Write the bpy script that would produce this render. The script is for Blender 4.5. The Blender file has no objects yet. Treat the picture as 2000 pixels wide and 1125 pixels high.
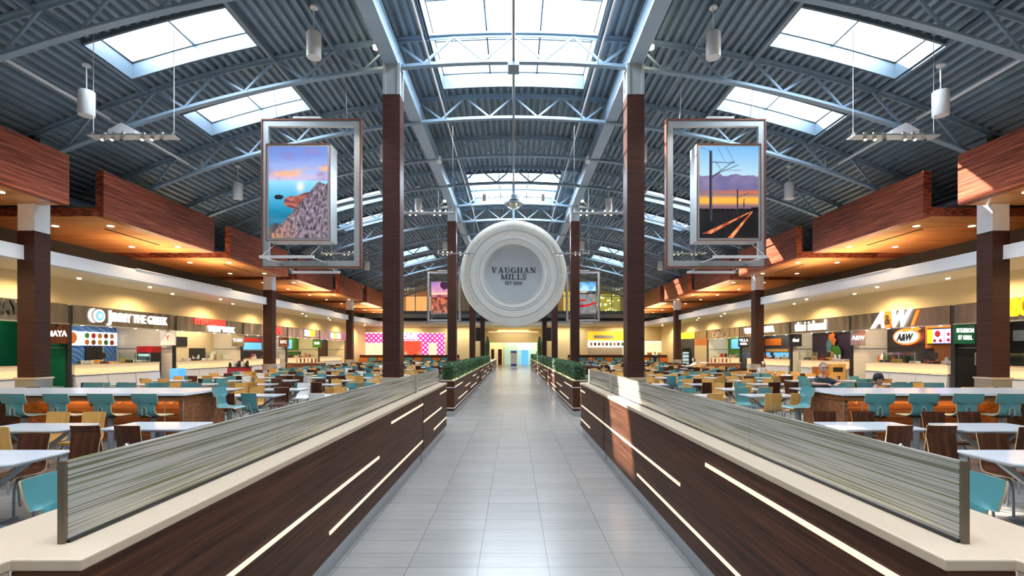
import bpy, bmesh, math, random
from mathutils import Vector, Matrix, noise
RND = random.Random(11)
PI = math.pi
sc = bpy.context.scene
COL = sc.collection

# ---------------------------------------------------------------- camera
FPX = 977.0
EYE = 1.85
cam_d = bpy.data.cameras.new('camera'); cam = bpy.data.objects.new('camera', cam_d); COL.objects.link(cam)
cam.location = (0, 0, EYE); cam.rotation_euler = (PI/2, 0, 0)
cam_d.sensor_width = 36.0; cam_d.lens = 36.0*FPX/2000.0
cam_d.shift_x = -0.0015; cam_d.shift_y = 0.0609
cam_d.clip_start = 0.05; cam_d.clip_end = 300
sc.camera = cam
# ---------------------------------------------------------------- world, sun, exposure
w = bpy.data.worlds.new('sky'); sc.world = w; w.use_nodes = True
bgn = w.node_tree.nodes['Background']; bgn.inputs[0].default_value = (0.72, 0.86, 1.0, 1); bgn.inputs[1].default_value = 3.0
sun_d = bpy.data.lights.new('sun', 'SUN'); sun = bpy.data.objects.new('sun', sun_d); COL.objects.link(sun)
SUN_DIR = Vector((11.6, -6.0, -9.2)).normalized()
sun.rotation_euler = SUN_DIR.to_track_quat('-Z', 'Y').to_euler()
sun_d.energy = 24.0; sun_d.angle = 0.012; sun_d.color = (1.0, 0.94, 0.84)
vs = sc.view_settings
vs.view_transform = 'Standard'; vs.look = 'None'; vs.gamma = 1.0; vs.use_curve_mapping = False
vs.exposure = 0.42
sc.cycles.use_denoising = True
sc.cycles.max_bounces = 7; sc.cycles.diffuse_bounces = 4; sc.cycles.glossy_bounces = 3
sc.cycles.transmission_bounces = 4; sc.cycles.transparent_max_bounces = 10
sc.cycles.sample_clamp_indirect = 6.0
sc.cycles.caustics_reflective = False; sc.cycles.caustics_refractive = False
SKYLIGHT_W = 55.0     # radiance-like strength per m2 of skylight
WARM = (1.0, 0.72, 0.40)
def area_light(name, loc, sx, sy, power, color, rot=(0, 0, 0), spread=PI):
    l = bpy.data.lights.new(name, 'AREA'); l.shape = 'RECTANGLE'; l.size = sx; l.size_y = sy
    l.energy = power; l.color = color; l.spread = spread
    o = bpy.data.objects.new(name, l); o.location = loc; o.rotation_euler = rot; COL.objects.link(o); return o
def spot_light(name, loc, power, color, angle=2.4, blend=0.8, radius=0.06, d=(0, 0, -1)):
    l = bpy.data.lights.new(name, 'SPOT'); l.energy = power; l.color = color
    l.spot_size = angle; l.spot_blend = blend; l.shadow_soft_size = radius
    o = bpy.data.objects.new(name, l); o.location = loc
    o.rotation_euler = Vector(d).to_track_quat('-Z', 'Y').to_euler(); COL.objects.link(o); return o

# roof vault: a shallow arc, z of the deck over x
ARC_TOP = 11.0
def arcz(x, off=0.0): return ARC_TOP - x*x/66.0 - off
ROWS = [-13.4, 0.5, 14.4, 28.3, 42.2]
RIDGE = [(-2.4, 2.4, r-2.75, r+2.75) for r in ROWS[1:]]
SIDES = [(s*7.0, s*10.4, r+c-0.75, r+c+0.75) for r in ROWS for c in (-1.5, 2.1) for s in (-1, 1)]
for (a, b, c, d) in RIDGE:
    area_light('skylight_daylight', (0, (c+d)/2, arcz(2.4)+0.75), b-a, d-c, SKYLIGHT_W*(b-a)*(d-c), (0.82, 0.91, 1.0))
for (a, b, c, d) in SIDES:
    xm = (a+b)/2; sl = math.atan(2*xm/66.0)
    area_light('skylight_daylight', (xm, (c+d)/2, arcz(xm)+0.62), abs(b-a), d-c, SKYLIGHT_W*abs(b-a)*(d-c), (0.82, 0.91, 1.0), (0, sl, 0))

# ---------------------------------------------------------------- mesh builder
class MB:
    def __init__(s): s.v = []; s.f = []; s.m = []; s.cur = 0; s.cols = None
    def add(s, vs_, fs):
        b = len(s.v); s.v += [tuple(p) for p in vs_]; s.f += [tuple(i+b for i in f) for f in fs]; s.m += [s.cur]*len(fs); return s
    def box(s, x0, x1, y0, y1, z0, z1):
        if x0 > x1: x0, x1 = x1, x0
        if y0 > y1: y0, y1 = y1, y0
        v = [(x0,y0,z0),(x1,y0,z0),(x1,y1,z0),(x0,y1,z0),(x0,y0,z1),(x1,y0,z1),(x1,y1,z1),(x0,y1,z1)]
        return s.add(v, [(0,3,2,1),(4,5,6,7),(0,1,5,4),(1,2,6,5),(2,3,7,6),(3,0,4,7)])
    def cham(s, x0, x1, y0, y1, z0, z1, c=0.01):
        """box with chamfered top/bottom and vertical edges"""
        if x0 > x1: x0, x1 = x1, x0
        def ring(z, i):
            return [(x0+i+c,y0+i,z),(x1-i-c,y0+i,z),(x1-i,y0+i+c,z),(x1-i,y1-i-c,z),(x1-i-c,y1-i,z),(x0+i+c,y1-i,z),(x0+i,y1-i-c,z),(x0+i,y0+i+c,z)]
        rings = [ring(z0, c), ring(z0+c, 0), ring(z1-c, 0), ring(z1, c)]
        v = sum(rings, []); f = [tuple(reversed(range(8))), tuple(range(24, 32))]
        for k in range(3):
            for i in range(8):
                j = (i+1) % 8; f.append((k*8+i, k*8+j, k*8+8+j, k*8+8+i))
        return s.add(v, f)
    def bar(s, p, q, w_, h_=None, up=(0,0,1)):
        p = Vector(p); q = Vector(q); d = (q-p)
        if d.length < 1e-6: return s
        d.normalize(); h_ = h_ or w_; up = Vector(up)
        if abs(d.dot(up)) > 0.99: up = Vector((1,0,0))
        a = d.cross(up).normalized()*w_/2; b = a.cross(d).normalized()*h_/2
        v = [p-a-b,p+a-b,p+a+b,p-a+b,q-a-b,q+a-b,q+a+b,q-a+b]
        return s.add(v, [(0,1,2,3),(7,6,5,4),(0,4,5,1),(1,5,6,2),(2,6,7,3),(3,7,4,0)])
    def tube(s, p, q, r, n=10, r2=None):
        p = Vector(p); q = Vector(q); d = (q-p).normalized(); r2 = r if r2 is None else r2
        up = Vector((0,0,1)) if abs(d.z) < 0.99 else Vector((1,0,0))
        a = d.cross(up).normalized(); b = a.cross(d).normalized()
        v = []
        for k in range(n):
            t = 2*PI*k/n; o = a*math.cos(t)+b*math.sin(t); v.append(p+o*r)
        for k in range(n):
            t = 2*PI*k/n; o = a*math.cos(t)+b*math.sin(t); v.append(q+o*r2)
        f = [(k, (k+1)%n, n+(k+1)%n, n+k) for k in range(n)]
        f += [tuple(reversed(range(n))), tuple(range(n, 2*n))]
        return s.add(v, f)
    def path(s, pts, r, n=8):
        """round tube along a polyline, one skin"""
        pts = [Vector(p) for p in pts]; rings = []
        for i, p in enumerate(pts):
            d = (pts[min(i+1, len(pts)-1)]-pts[max(i-1, 0)]).normalized()
            up = Vector((0,0,1)) if abs(d.z) < 0.95 else Vector((0,1,0))
            a = d.cross(up).normalized(); b = a.cross(d).normalized()
            rings.append([p+(a*math.cos(2*PI*k/n)+b*math.sin(2*PI*k/n))*r for k in range(n)])
        f = []
        for i in range(len(pts)-1):
            for k in range(n): f.append((i*n+k, i*n+(k+1)%n, (i+1)*n+(k+1)%n, (i+1)*n+k))
        f += [tuple(reversed(range(n))), tuple(range((len(pts)-1)*n, len(pts)*n))]
        return s.add(sum(rings, []), f)
    def lathe(s, prof, c=(0,0,0), n=24, axis='z', caps=True):
        """prof: (radius, along) from one end to the other; closed where radius is 0"""
        v = []; f = []; c = Vector(c)
        for (r, h) in prof:
            for k in range(n):
                t = 2*PI*k/n; a, b = r*math.cos(t), r*math.sin(t)
                v.append(c+(Vector((a, b, h)) if axis == 'z' else Vector((a, h, b)) if axis == 'y' else Vector((h, a, b))))
        for i in range(len(prof)-1):
            for k in range(n): f.append((i*n+k, i*n+(k+1)%n, (i+1)*n+(k+1)%n, (i+1)*n+k))
        if caps: f += [tuple(reversed(range(n))), tuple(range((len(prof)-1)*n, len(prof)*n))]
        return s.add(v, f)
    def prism(s, poly, frame, d0, d1):
        """poly in (u,v) of frame=(origin,U,V,N), extruded d0..d1 along N"""
        o, U, V, N = [Vector(a) for a in frame]; n = len(poly)
        v = [o+U*a+V*b+N*d0 for a, b in poly]+[o+U*a+V*b+N*d1 for a, b in poly]
        f = [tuple(reversed(range(n))), tuple(range(n, 2*n))]+[(i, (i+1)%n, n+(i+1)%n, n+i) for i in range(n)]
        return s.add(v, f)
    def build(s, name, mat, parent=None, smooth=False, off=None):
        me = bpy.data.meshes.new(name)
        o = Vector(parent.location) if (parent is not None and off is None) else Vector(off or (0,0,0))
        if parent is not None and parent.parent is not None and off is None: o = o+Vector(parent.parent.location)
        me.from_pydata([tuple(Vector(p)-o) for p in s.v], [], s.f)
        mats = mat if isinstance(mat, (list, tuple)) else [mat]
        for m_ in mats: me.materials.append(m_)
        if len(mats) > 1:
            for i, p in enumerate(me.polygons): p.material_index = s.m[i]
        bm = bmesh.new(); bm.from_mesh(me); bmesh.ops.recalc_face_normals(bm, faces=bm.faces); bm.to_mesh(me); bm.free()
        if smooth:
            for p in me.polygons: p.use_smooth = True
            try: me.set_sharp_from_angle(angle=0.7)
            except Exception: pass
        ob = bpy.data.objects.new(name, me); COL.objects.link(ob)
        if parent is not None: ob.parent = parent
        return ob
def tag(o, label=None, cat=None, group=None, kind=None):
    if label: o['label'] = label
    if cat: o['category'] = cat
    if group: o['group'] = group
    if kind: o['kind'] = kind
    return o
def thing(name, label, cat, loc=(0,0,0), group=None, kind='thing'):
    o = bpy.data.objects.new(name, None); o.empty_display_size = 0.1; COL.objects.link(o); o.location = loc
    return tag(o, label, cat, group, kind)
def struct(name, mb, mat, **k): return tag(mb.build(name, mat, **k), kind='structure')
def copy_tree(o, parent=None):
    c = o.copy(); COL.objects.link(c); c.parent = parent
    for ch in list(o.children): copy_tree(ch, c)
    return c

# ---------------------------------------------------------------- materials
def base_mat(name):
    m = bpy.data.materials.new(name); m.use_nodes = True; nt = m.node_tree
    return m, nt, nt.nodes['Principled BSDF'], nt.nodes, nt.links
def mk(name, col, rough=0.5, metal=0.0, var=0.08, scale=6.0, emit=None, es=1.0, spec=None, coat=0.0):
    m, nt, bs, N, L = base_mat(name)
    tc = N.new('ShaderNodeTexCoord'); nz = N.new('ShaderNodeTexNoise'); nz.inputs['Scale'].default_value = scale; nz.inputs['Detail'].default_value = 3
    L.new(tc.outputs['Object'], nz.inputs['Vector'])
    cr = N.new('ShaderNodeValToRGB'); cr.color_ramp.elements[0].position = 0.3; cr.color_ramp.elements[1].position = 0.7
    cr.color_ramp.elements[0].color = tuple(c*(1-var) for c in col)+(1,); cr.color_ramp.elements[1].color = tuple(min(1, c*(1+var)) for c in col)+(1,)
    L.new(nz.outputs['Fac'], cr.inputs['Fac']); L.new(cr.outputs['Color'], bs.inputs['Base Color'])
    bs.inputs['Roughness'].default_value = rough; bs.inputs['Metallic'].default_value = metal
    if spec is not None: bs.inputs['Specular IOR Level'].default_value = spec
    if coat: bs.inputs['Coat Weight'].default_value = coat; bs.inputs['Coat Roughness'].default_value = 0.12
    if emit:
        bs.inputs['Emission Color'].default_value = tuple(emit)+(1,); bs.inputs['Emission Strength'].default_value = es
    return m
def wood(name, stops, scale, rough=0.35, dist=1.2, coat=0.15):
    """streaky veneer: noise stretched along the grain; scale = (x,y,z) with the smallest along the grain"""
    m, nt, bs, N, L = base_mat(name)
    tc = N.new('ShaderNodeTexCoord'); mp = N.new('ShaderNodeMapping'); mp.inputs['Scale'].default_value = scale
    L.new(tc.outputs['Object'], mp.inputs['Vector'])
    nz = N.new('ShaderNodeTexNoise'); nz.inputs['Scale'].default_value = 1.0; nz.inputs['Detail'].default_value = 6; nz.inputs['Roughness'].default_value = 0.62; nz.inputs['Distortion'].default_value = dist*0.2
    L.new(mp.outputs['Vector'], nz.inputs['Vector'])
    cr = N.new('ShaderNodeValToRGB'); el = cr.color_ramp.elements
    el[0].position, el[0].color = stops[0][0], tuple(stops[0][1])+(1,)
    el[1].position, el[1].color = stops[-1][0], tuple(stops[-1][1])+(1,)
    for p, c in stops[1:-1]:
        e = el.new(p); e.color = tuple(c)+(1,)
    L.new(nz.outputs['Fac'], cr.inputs['Fac']); L.new(cr.outputs['Color'], bs.inputs['Base Color'])
    bs.inputs['Roughness'].default_value = rough; bs.inputs['Specular IOR Level'].default_value = 0.2
    if coat: bs.inputs['Coat Weight'].default_value = coat*.4; bs.inputs['Coat Roughness'].default_value = 0.2
    return m
def emat(name, col, strength, var=0.0):
    m = mk(name, tuple(min(1, c) for c in col), 0.5, emit=col, es=strength, var=0.02); return m

M = {}
M['deck'] = mk('roof_deck_paint', (0.19, 0.265, 0.335), 0.5, 0.1, 0.10, 1.5)
M['steel'] = mk('truss_paint', (0.23, 0.33, 0.43), 0.45, 0.1, 0.06, 2.0)
M['girder'] = mk('girder_paint', (0.34, 0.46, 0.58), 0.4, 0.15, 0.05, 1.0)
M['curb'] = mk('curb_pale_blue', (0.085, 0.125, 0.16), 0.5, 0.0, 0.03)
M['white'] = mk('white_paint', (0.74, 0.75, 0.76), 0.45, 0, 0.03)
M['beamwhite'] = mk('white_beam_enamel', (0.78, 0.80, 0.82), 0.3, 0.0, 0.03, 1.0)
M['cream'] = mk('cream_drywall', (0.74, 0.60, 0.34), 0.6, 0, 0.03, 1.0)
M['creamceil'] = mk('cream_ceiling', (0.90, 0.80, 0.56), 0.6, 0, 0.03, 1.0)
M['quartz'] = mk('cream_quartz', (0.52, 0.405, 0.295), 0.28, 0, 0.035, 90.0, coat=0.0, spec=0.35)
M['darkwood'] = wood('dark_wenge_counter', [(0.32, (0.018, 0.005, 0.002)), (0.45, (0.052, 0.017, 0.007)), (0.57, (0.078, 0.027, 0.011)), (0.73, (0.15, 0.055, 0.024))], (14, 0.9, 42), 0.5, 1.0, 0.0)
M['darkwoodx'] = wood('dark_wenge_end', [(0.30, (0.022, 0.008, 0.004)), (0.5, (0.075, 0.028, 0.012)), (0.75, (0.15, 0.06, 0.026))], (0.9, 14, 42), 0.45, 1.0, 0.0)
M['colwood'] = wood('column_wenge', [(0.3, (0.026, 0.011, 0.009)), (0.5, (0.050, 0.020, 0.015)), (0.72, (0.085, 0.034, 0.025))], (1.0, 1.0, 60), 0.42, 1.0, 0.1)
M['fascia'] = wood('red_rosewood_fascia', [(0.30, (0.055, 0.012, 0.007)), (0.43, (0.17, 0.038, 0.019)), (0.55, (0.31, 0.075, 0.036)), (0.72, (0.47, 0.155, 0.08))], (6, 0.55, 17), 0.4, 1.5, 0.12)
M['soffit'] = wood('warm_lit_rosewood', [(0.28, (0.36, 0.14, 0.05)), (0.5, (0.56, 0.27, 0.105)), (0.72, (0.68, 0.38, 0.17))], (0.35, 3.2, 6), 0.33, 1.5, 0.2)  # fascia rosewood with the warm light on its underside put into the colour
M['barwood'] = wood('bar_mahogany', [(0.3, (0.10, 0.036, 0.014)), (0.5, (0.22, 0.085, 0.034)), (0.75, (0.33, 0.14, 0.06))], (1.0, 10, 20), 0.35, 1.0, 0.15)
M['walnut'] = wood('walnut_ply', [(0.3, (0.022, 0.007, 0.004)), (0.5, (0.065, 0.022, 0.012)), (0.75, (0.12, 0.045, 0.024))], (22, 8, 1.2), 0.32, 1.0, 0.25)
M['maple'] = wood('maple_ply', [(0.3, (0.50, 0.27, 0.085)), (0.5, (0.60, 0.33, 0.09)), (0.75, (0.68, 0.41, 0.14))], (26, 8, 1.6), 0.36, 1.0, 0.2)
M['edge'] = mk('ply_edge', (0.62, 0.40, 0.20), 0.5)
M['teal'] = mk('teal_laminate', (0.075, 0.25, 0.265), 0.38, 0, 0.03, coat=0.15)
M['chairwhite'] = mk('white_laminate', (0.72, 0.72, 0.70), 0.4, 0, 0.02)
M['tabletop'] = mk('white_table_laminate', (0.76, 0.80, 0.86), 0.18, 0, 0.02, coat=0.3)
M['tableedge'] = mk('table_edge_grey', (0.42, 0.47, 0.52), 0.4)
M['greymetal'] = mk('grey_powdercoat', (0.24, 0.28, 0.32), 0.38, 0.4, 0.05)
M['chrome'] = mk('brushed_steel', (0.62, 0.63, 0.62), 0.28, 0.85, 0.06, 20)
M['toekick'] = mk('toekick_aluminium', (0.45, 0.47, 0.50), 0.32, 0.55, 0.04, 3)
M['black'] = mk('black_plastic', (0.012, 0.012, 0.014), 0.4)
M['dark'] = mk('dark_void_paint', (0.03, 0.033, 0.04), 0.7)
M['edgebronze'] = mk('bronze_edge', (0.16, 0.13, 0.09), 0.35, 0.5)
M['frame'] = mk('silver_frame', (0.50, 0.53, 0.55), 0.35, 0.5, 0.05, 3)
M['copper'] = mk('copper_edge', (0.22, 0.075, 0.045), 0.4, 0.3)
M['pendant'] = mk('pendant_white', (0.74, 0.75, 0.76), 0.35, 0.0, 0.03)
M['led'] = emat('led_strip_warm', (1.0, 0.80, 0.56), 0.5)
M['ledhot'] = emat('led_strip_amber', (1.0, 0.58, 0.18), 32)
M['lamp'] = emat('lamp_lens', (1.0, 0.80, 0.52), 3.5)
M['lampcool'] = emat('lamp_lens_pale', (1.0, 0.94, 0.84), 5.0)
M['signwhite'] = emat('sign_white_glow', (0.95, 0.98, 1.0), 0.75)
M['signred'] = emat('sign_red_glow', (1.0, 0.05, 0.04), 0.8)
M['signorange'] = emat('sign_orange_glow', (1.0, 0.17, 0.02), 0.9)
M['signyellow'] = emat('sign_yellow_glow', (1.0, 0.50, 0.01), 0.9)
M['signlime'] = emat('sign_lime_glow', (0.75, 0.95, 0.02), 1.0)
M['signblue'] = emat('sign_blue_glow', (0.10, 0.38, 0.75), 0.8)
M['creamglow'] = emat('backlit_cream_panel', (1.0, 0.74, 0.42), 0.28)
M['panelwhite'] = mk('white_sloped_panel', (0.60, 0.62, 0.66), 0.3, 0.1, 0.03, 1.0)
M['black_text'] = mk('sign_charcoal', (0.02, 0.022, 0.026), 0.4)
M['green'] = mk('dark_green_wall', (0.0, 0.075, 0.035), 0.4)
M['limegreen'] = mk('grass_green_wall', (0.05, 0.20, 0.015), 0.5, var=0.2)
M['bluewall'] = None
M['purple'] = mk('dark_purple_wall', (0.022, 0.010, 0.035), 0.4)
M['orangewall'] = mk('orange_panel', (0.60, 0.16, 0.02), 0.4)
M['red'] = mk('red_enamel', (0.42, 0.012, 0.012), 0.35, coat=0.2)
M['tilewhite'] = None
M['skin'] = mk('skin', (0.55, 0.30, 0.20), 0.5, 0, 0.05, 20)
M['hairgrey'] = mk('hair_grey', (0.18, 0.16, 0.14), 0.7, 0, 0.3, 60)
M['hairdark'] = mk('hair_dark', (0.015, 0.010, 0.008), 0.6, 0, 0.3, 60)
M['tee'] = mk('dark_tee', (0.035, 0.045, 0.055), 0.8, 0, 0.1, 20)
M['capblack'] = mk('cap_black', (0.012, 0.012, 0.016), 0.7)
M['denim'] = mk('denim', (0.04, 0.065, 0.12), 0.8, 0, 0.15, 30)
M['cloth_light'] = mk('pale_cloth', (0.55, 0.56, 0.58), 0.8)
M['cloth_blue'] = mk('blue_cloth', (0.03, 0.05, 0.16), 0.8)
M['cloth_tealish'] = mk('slate_cloth', (0.06, 0.13, 0.17), 0.8)

def steel_panel():
    """brushed stainless sign band with soft vertical sheen bands"""
    m, nt, bs, N, L = base_mat('brushed_sign_band')
    tc = N.new('ShaderNodeTexCoord'); mp = N.new('ShaderNodeMapping'); mp.inputs['Scale'].default_value = (1, 1.1, 0.25)
    nz = N.new('ShaderNodeTexNoise'); nz.inputs['Scale'].default_value = 1.0; nz.inputs['Detail'].default_value = 1.5
    L.new(tc.outputs['Object'], mp.inputs['Vector']); L.new(mp.outputs['Vector'], nz.inputs['Vector'])
    bp = N.new('ShaderNodeBump'); bp.inputs['Strength'].default_value = 0.8; bp.inputs['Distance'].default_value = 0.25
    L.new(nz.outputs['Fac'], bp.inputs['Height']); L.new(bp.outputs['Normal'], bs.inputs['Normal'])
    bs.inputs['Base Color'].default_value = (0.33, 0.30, 0.27, 1); bs.inputs['Metallic'].default_value = 0.9; bs.inputs['Roughness'].default_value = 0.24
    return m
M['signband'] = steel_panel()
def floor_mat():
    m, nt, bs, N, L = base_mat('grey_floor_tile')
    tc = N.new('ShaderNodeTexCoord'); mp = N.new('ShaderNodeMapping'); mp.inputs['Location'].default_value = (0.3, 4.263-0.3*20, 0)
    # rows run along x with tile 0.6 x 0.3
    mp.inputs['Location'].default_value = (0.30, 0.237, 0)
    L.new(tc.outputs['Object'], mp.inputs['Vector'])
    br = N.new('ShaderNodeTexBrick'); br.offset = 0.0; br.inputs['Scale'].default_value = 1.0
    br.inputs['Brick Width'].default_value = 0.6; br.inputs['Row Height'].default_value = 0.3
    br.inputs['Mortar Size'].default_value = 0.0028; br.inputs['Mortar Smooth'].default_value = 0.1
    br.inputs['Color1'].default_value = (0.285, 0.265, 0.245, 1); br.inputs['Color2'].default_value = (0.32, 0.298, 0.276, 1); br.inputs['Mortar'].default_value = (0.10, 0.105, 0.115, 1)
    L.new(mp.outputs['Vector'], br.inputs['Vector'])
    nz = N.new('ShaderNodeTexNoise'); nz.inputs['Scale'].default_value = 3.0; nz.inputs['Detail'].default_value = 4
    mp2 = N.new('ShaderNodeMapping'); mp2.inputs['Scale'].default_value = (0.6, 6, 1); L.new(tc.outputs['Object'], mp2.inputs['Vector']); L.new(mp2.outputs['Vector'], nz.inputs['Vector'])
    mx = N.new('ShaderNodeMixRGB'); mx.blend_type = 'MULTIPLY'; mx.inputs[0].default_value = 0.25
    L.new(br.outputs['Color'], mx.inputs[1]); L.new(nz.outputs['Fac'], mx.inputs[2]); L.new(mx.outputs[0], bs.inputs['Base Color'])
    bs.inputs['Roughness'].default_value = 0.24; bs.inputs['Specular IOR Level'].default_value = 0.6
    bp = N.new('ShaderNodeBump'); bp.inputs['Strength'].default_value = 0.25; bp.inputs['Distance'].default_value = 0.003
    L.new(br.outputs['Fac'], bp.inputs['Height']); bp.invert = True; L.new(bp.outputs['Normal'], bs.inputs['Normal'])
    return m
M['floor'] = floor_mat()
def tile_mat(name, c1, c2, mort, bw, rh, swiz='yz', rough=0.2):
    m, nt, bs, N, L = base_mat(name)
    tc = N.new('ShaderNodeTexCoord'); sp = N.new('ShaderNodeSeparateXYZ'); cb = N.new('ShaderNodeCombineXYZ')
    L.new(tc.outputs['Object'], sp.inputs[0]); L.new(sp.outputs[{'x':0,'y':1,'z':2}[swiz[0]]], cb.inputs[0]); L.new(sp.outputs[{'x':0,'y':1,'z':2}[swiz[1]]], cb.inputs[1])
    br = N.new('ShaderNodeTexBrick'); br.inputs['Scale'].default_value = 1.0; br.inputs['Brick Width'].default_value = bw; br.inputs['Row Height'].default_value = rh
    br.inputs['Mortar Size'].default_value = 0.006; L.new(cb.outputs[0], br.inputs['Vector'])
    for k, c in (('Color1', c1), ('Color2', c2), ('Mortar', mort)): br.inputs[k].default_value = tuple(c)+(1,)
    L.new(br.outputs['Color'], bs.inputs['Base Color']); bs.inputs['Roughness'].default_value = rough
    return m
M['tilewhite'] = tile_mat('cream_wall_tile', (0.62, 0.58, 0.50), (0.66, 0.62, 0.54), (0.5, 0.46, 0.4), 0.6, 0.3)
M['brickblack'] = tile_mat('black_glazed_brick', (0.012, 0.012, 0.015), (0.02, 0.02, 0.025), (0.12, 0.11, 0.12), 0.2, 0.075, rough=0.15)
def swirl_mat():
    m, nt, bs, N, L = base_mat('blue_swirl_wall')
    tc = N.new('ShaderNodeTexCoord'); wv = N.new('ShaderNodeTexWave'); wv.wave_type = 'RINGS'; wv.inputs['Scale'].default_value = 1.4; wv.inputs['Distortion'].default_value = 7.0; wv.inputs['Detail'].default_value = 0.8; wv.inputs['Detail Scale'].default_value = 0.8
    L.new(tc.outputs['Object'], wv.inputs['Vector'])
    cr = N.new('ShaderNodeValToRGB'); e = cr.color_ramp.elements; e[0].position = 0.90; e[0].color = (0.045, 0.16, 0.42, 1); e[1].position = 0.985; e[1].color = (0.30, 0.45, 0.66, 1)
    L.new(wv.outputs['Fac'], cr.inputs['Fac']); L.new(cr.outputs['Color'], bs.inputs['Base Color']); bs.inputs['Roughness'].default_value = 0.3
    return m
M['bluewall'] = swirl_mat()
def dots_mat():
    """pink panel with a diamond grid of pale dots, backlit"""
    m, nt, bs, N, L = base_mat('pink_dot_panel')
    tc = N.new('ShaderNodeTexCoord'); mp = N.new('ShaderNodeMapping'); mp.inputs['Rotation'].default_value = (0, PI/4, 0)
    L.new(tc.outputs['Object'], mp.inputs['Vector'])
    vo = N.new('ShaderNodeTexVoronoi'); vo.inputs['Scale'].default_value = 2.6; vo.inputs['Randomness'].default_value = 0.0; vo.voronoi_dimensions = '2D'
    sp = N.new('ShaderNodeSeparateXYZ'); cb = N.new('ShaderNodeCombineXYZ'); L.new(mp.outputs['Vector'], sp.inputs[0]); L.new(sp.outputs[0], cb.inputs[0]); L.new(sp.outputs[2], cb.inputs[1]); L.new(cb.outputs[0], vo.inputs['Vector'])
    cr = N.new('ShaderNodeValToRGB'); e = cr.color_ramp.elements; e[0].position = 0.27; e[0].color = (1.0, 0.80, 0.98, 1); e[1].position = 0.36; e[1].color = (0.72, 0.03, 0.42, 1)
    L.new(vo.outputs['Distance'], cr.inputs['Fac']); L.new(cr.outputs['Color'], bs.inputs['Base Color']); L.new(cr.outputs['Color'], bs.inputs['Emission Color']); bs.inputs['Emission Strength'].default_value = 0.5
    return m
M['pinkdots'] = dots_mat()
def reed_glass():
    """resin panel with reed strands running along the counter"""
    m, nt, bs, N, L = base_mat('reed_resin_panel')
    tc = N.new('ShaderNodeTexCoord')
    def strands(sc_, loc, lo, hi):
        mp = N.new('ShaderNodeMapping'); mp.inputs['Scale'].default_value = sc_; mp.inputs['Location'].default_value = loc; mp.inputs['Rotation'].default_value = (0.016*(1 if loc[2] else -1), 0, 0)
        L.new(tc.outputs['Object'], mp.inputs['Vector'])
        nz = N.new('ShaderNodeTexNoise'); nz.inputs['Scale'].default_value = 1.0; nz.inputs['Detail'].default_value = 2.5; nz.inputs['Distortion'].default_value = 0.05
        L.new(mp.outputs['Vector'], nz.inputs['Vector'])
        cr = N.new('ShaderNodeValToRGB'); e = cr.color_ramp.elements; e[0].position = lo; e[0].color = (0,0,0,1); e[1].position = hi; e[1].color = (1,1,1,1)
        L.new(nz.outputs['Fac'], cr.inputs['Fac']); return cr.outputs['Color']
    a = strands((1, 0.7, 130), (0, 0, 0), 0.55, 0.64); b = strands((1, 0.6, 175), (3, 7, 5), 0.545, 0.62)
    m1 = N.new('ShaderNodeMixRGB'); m1.inputs[1].default_value = (0.60, 0.585, 0.56, 1); m1.inputs[2].default_value = (0.20, 0.22, 0.08, 1); L.new(a, m1.inputs[0])
    m2 = N.new('ShaderNodeMixRGB'); m2.inputs[2].default_value = (0.22, 0.22, 0.15, 1); L.new(m1.outputs[0], m2.inputs[1]); L.new(b, m2.inputs[0])
    L.new(m2.outputs[0], bs.inputs['Base Color']); bs.inputs['Roughness'].default_value = 0.15
    tr = N.new('ShaderNodeBsdfTransparent'); tr.inputs[0].default_value = (0.9, 0.95, 0.92, 1)
    tl = N.new('ShaderNodeBsdfTranslucent'); L.new(m2.outputs[0], tl.inputs[0])
    ms0 = N.new('ShaderNodeMixShader'); ms0.inputs[0].default_value = 0.35; L.new(bs.outputs[0], ms0.inputs[1]); L.new(tl.outputs[0], ms0.inputs[2])
    ms = N.new('ShaderNodeMixShader'); ms.inputs[0].default_value = 0.10; L.new(ms0.outputs[0], ms.inputs[1]); L.new(tr.outputs[0], ms.inputs[2])
    L.new(ms.outputs[0], N['Material Output'].inputs['Surface'])
    return m
M['reed'] = reed_glass()
def clear_pane(name, tint, gloss=0.08):
    m, nt, bs, N, L = base_mat(name); N.remove(bs)
    tr = N.new('ShaderNodeBsdfTransparent'); tr.inputs[0].default_value = tuple(tint)+(1,)
    gl = N.new('ShaderNodeBsdfGlossy'); gl.inputs['Roughness'].default_value = 0.05
    ms = N.new('ShaderNodeMixShader'); ms.inputs[0].default_value = gloss
    L.new(tr.outputs[0], ms.inputs[1]); L.new(gl.outputs[0], ms.inputs[2]); L.new(ms.outputs[0], N['Material Output'].inputs['Surface'])
    return m
M['pane'] = clear_pane('skylight_glass', (0.96, 0.98, 1.0), 0.04)
M['glass'] = clear_pane('counter_glass', (0.90, 0.96, 0.93), 0.12)
def leaf_mat():
    m = mk('boxwood_leaf', (0.035, 0.10, 0.03), 0.45, 0, 0.6, 40); return m
M['leaf'] = leaf_mat()
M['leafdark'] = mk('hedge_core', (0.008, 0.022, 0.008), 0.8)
def vcol_mat(name, strength):
    m, nt, bs, N, L = base_mat(name)
    at = N.new('ShaderNodeVertexColor'); at.layer_name = 'Col'
    mu = N.new('ShaderNodeMixRGB'); mu.blend_type = 'MULTIPLY'; mu.inputs[0].default_value = 1.0; mu.inputs[2].default_value = (.25,.25,.25,1); L.new(at.outputs[0], mu.inputs[1]); L.new(mu.outputs[0], bs.inputs['Base Color']); L.new(at.outputs[0], bs.inputs['Emission Color']); bs.inputs['Emission Strength'].default_value = strength
    bs.inputs['Roughness'].default_value = 0.3
    return m
M['print'] = vcol_mat('backlit_print', 0.85)

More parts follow.
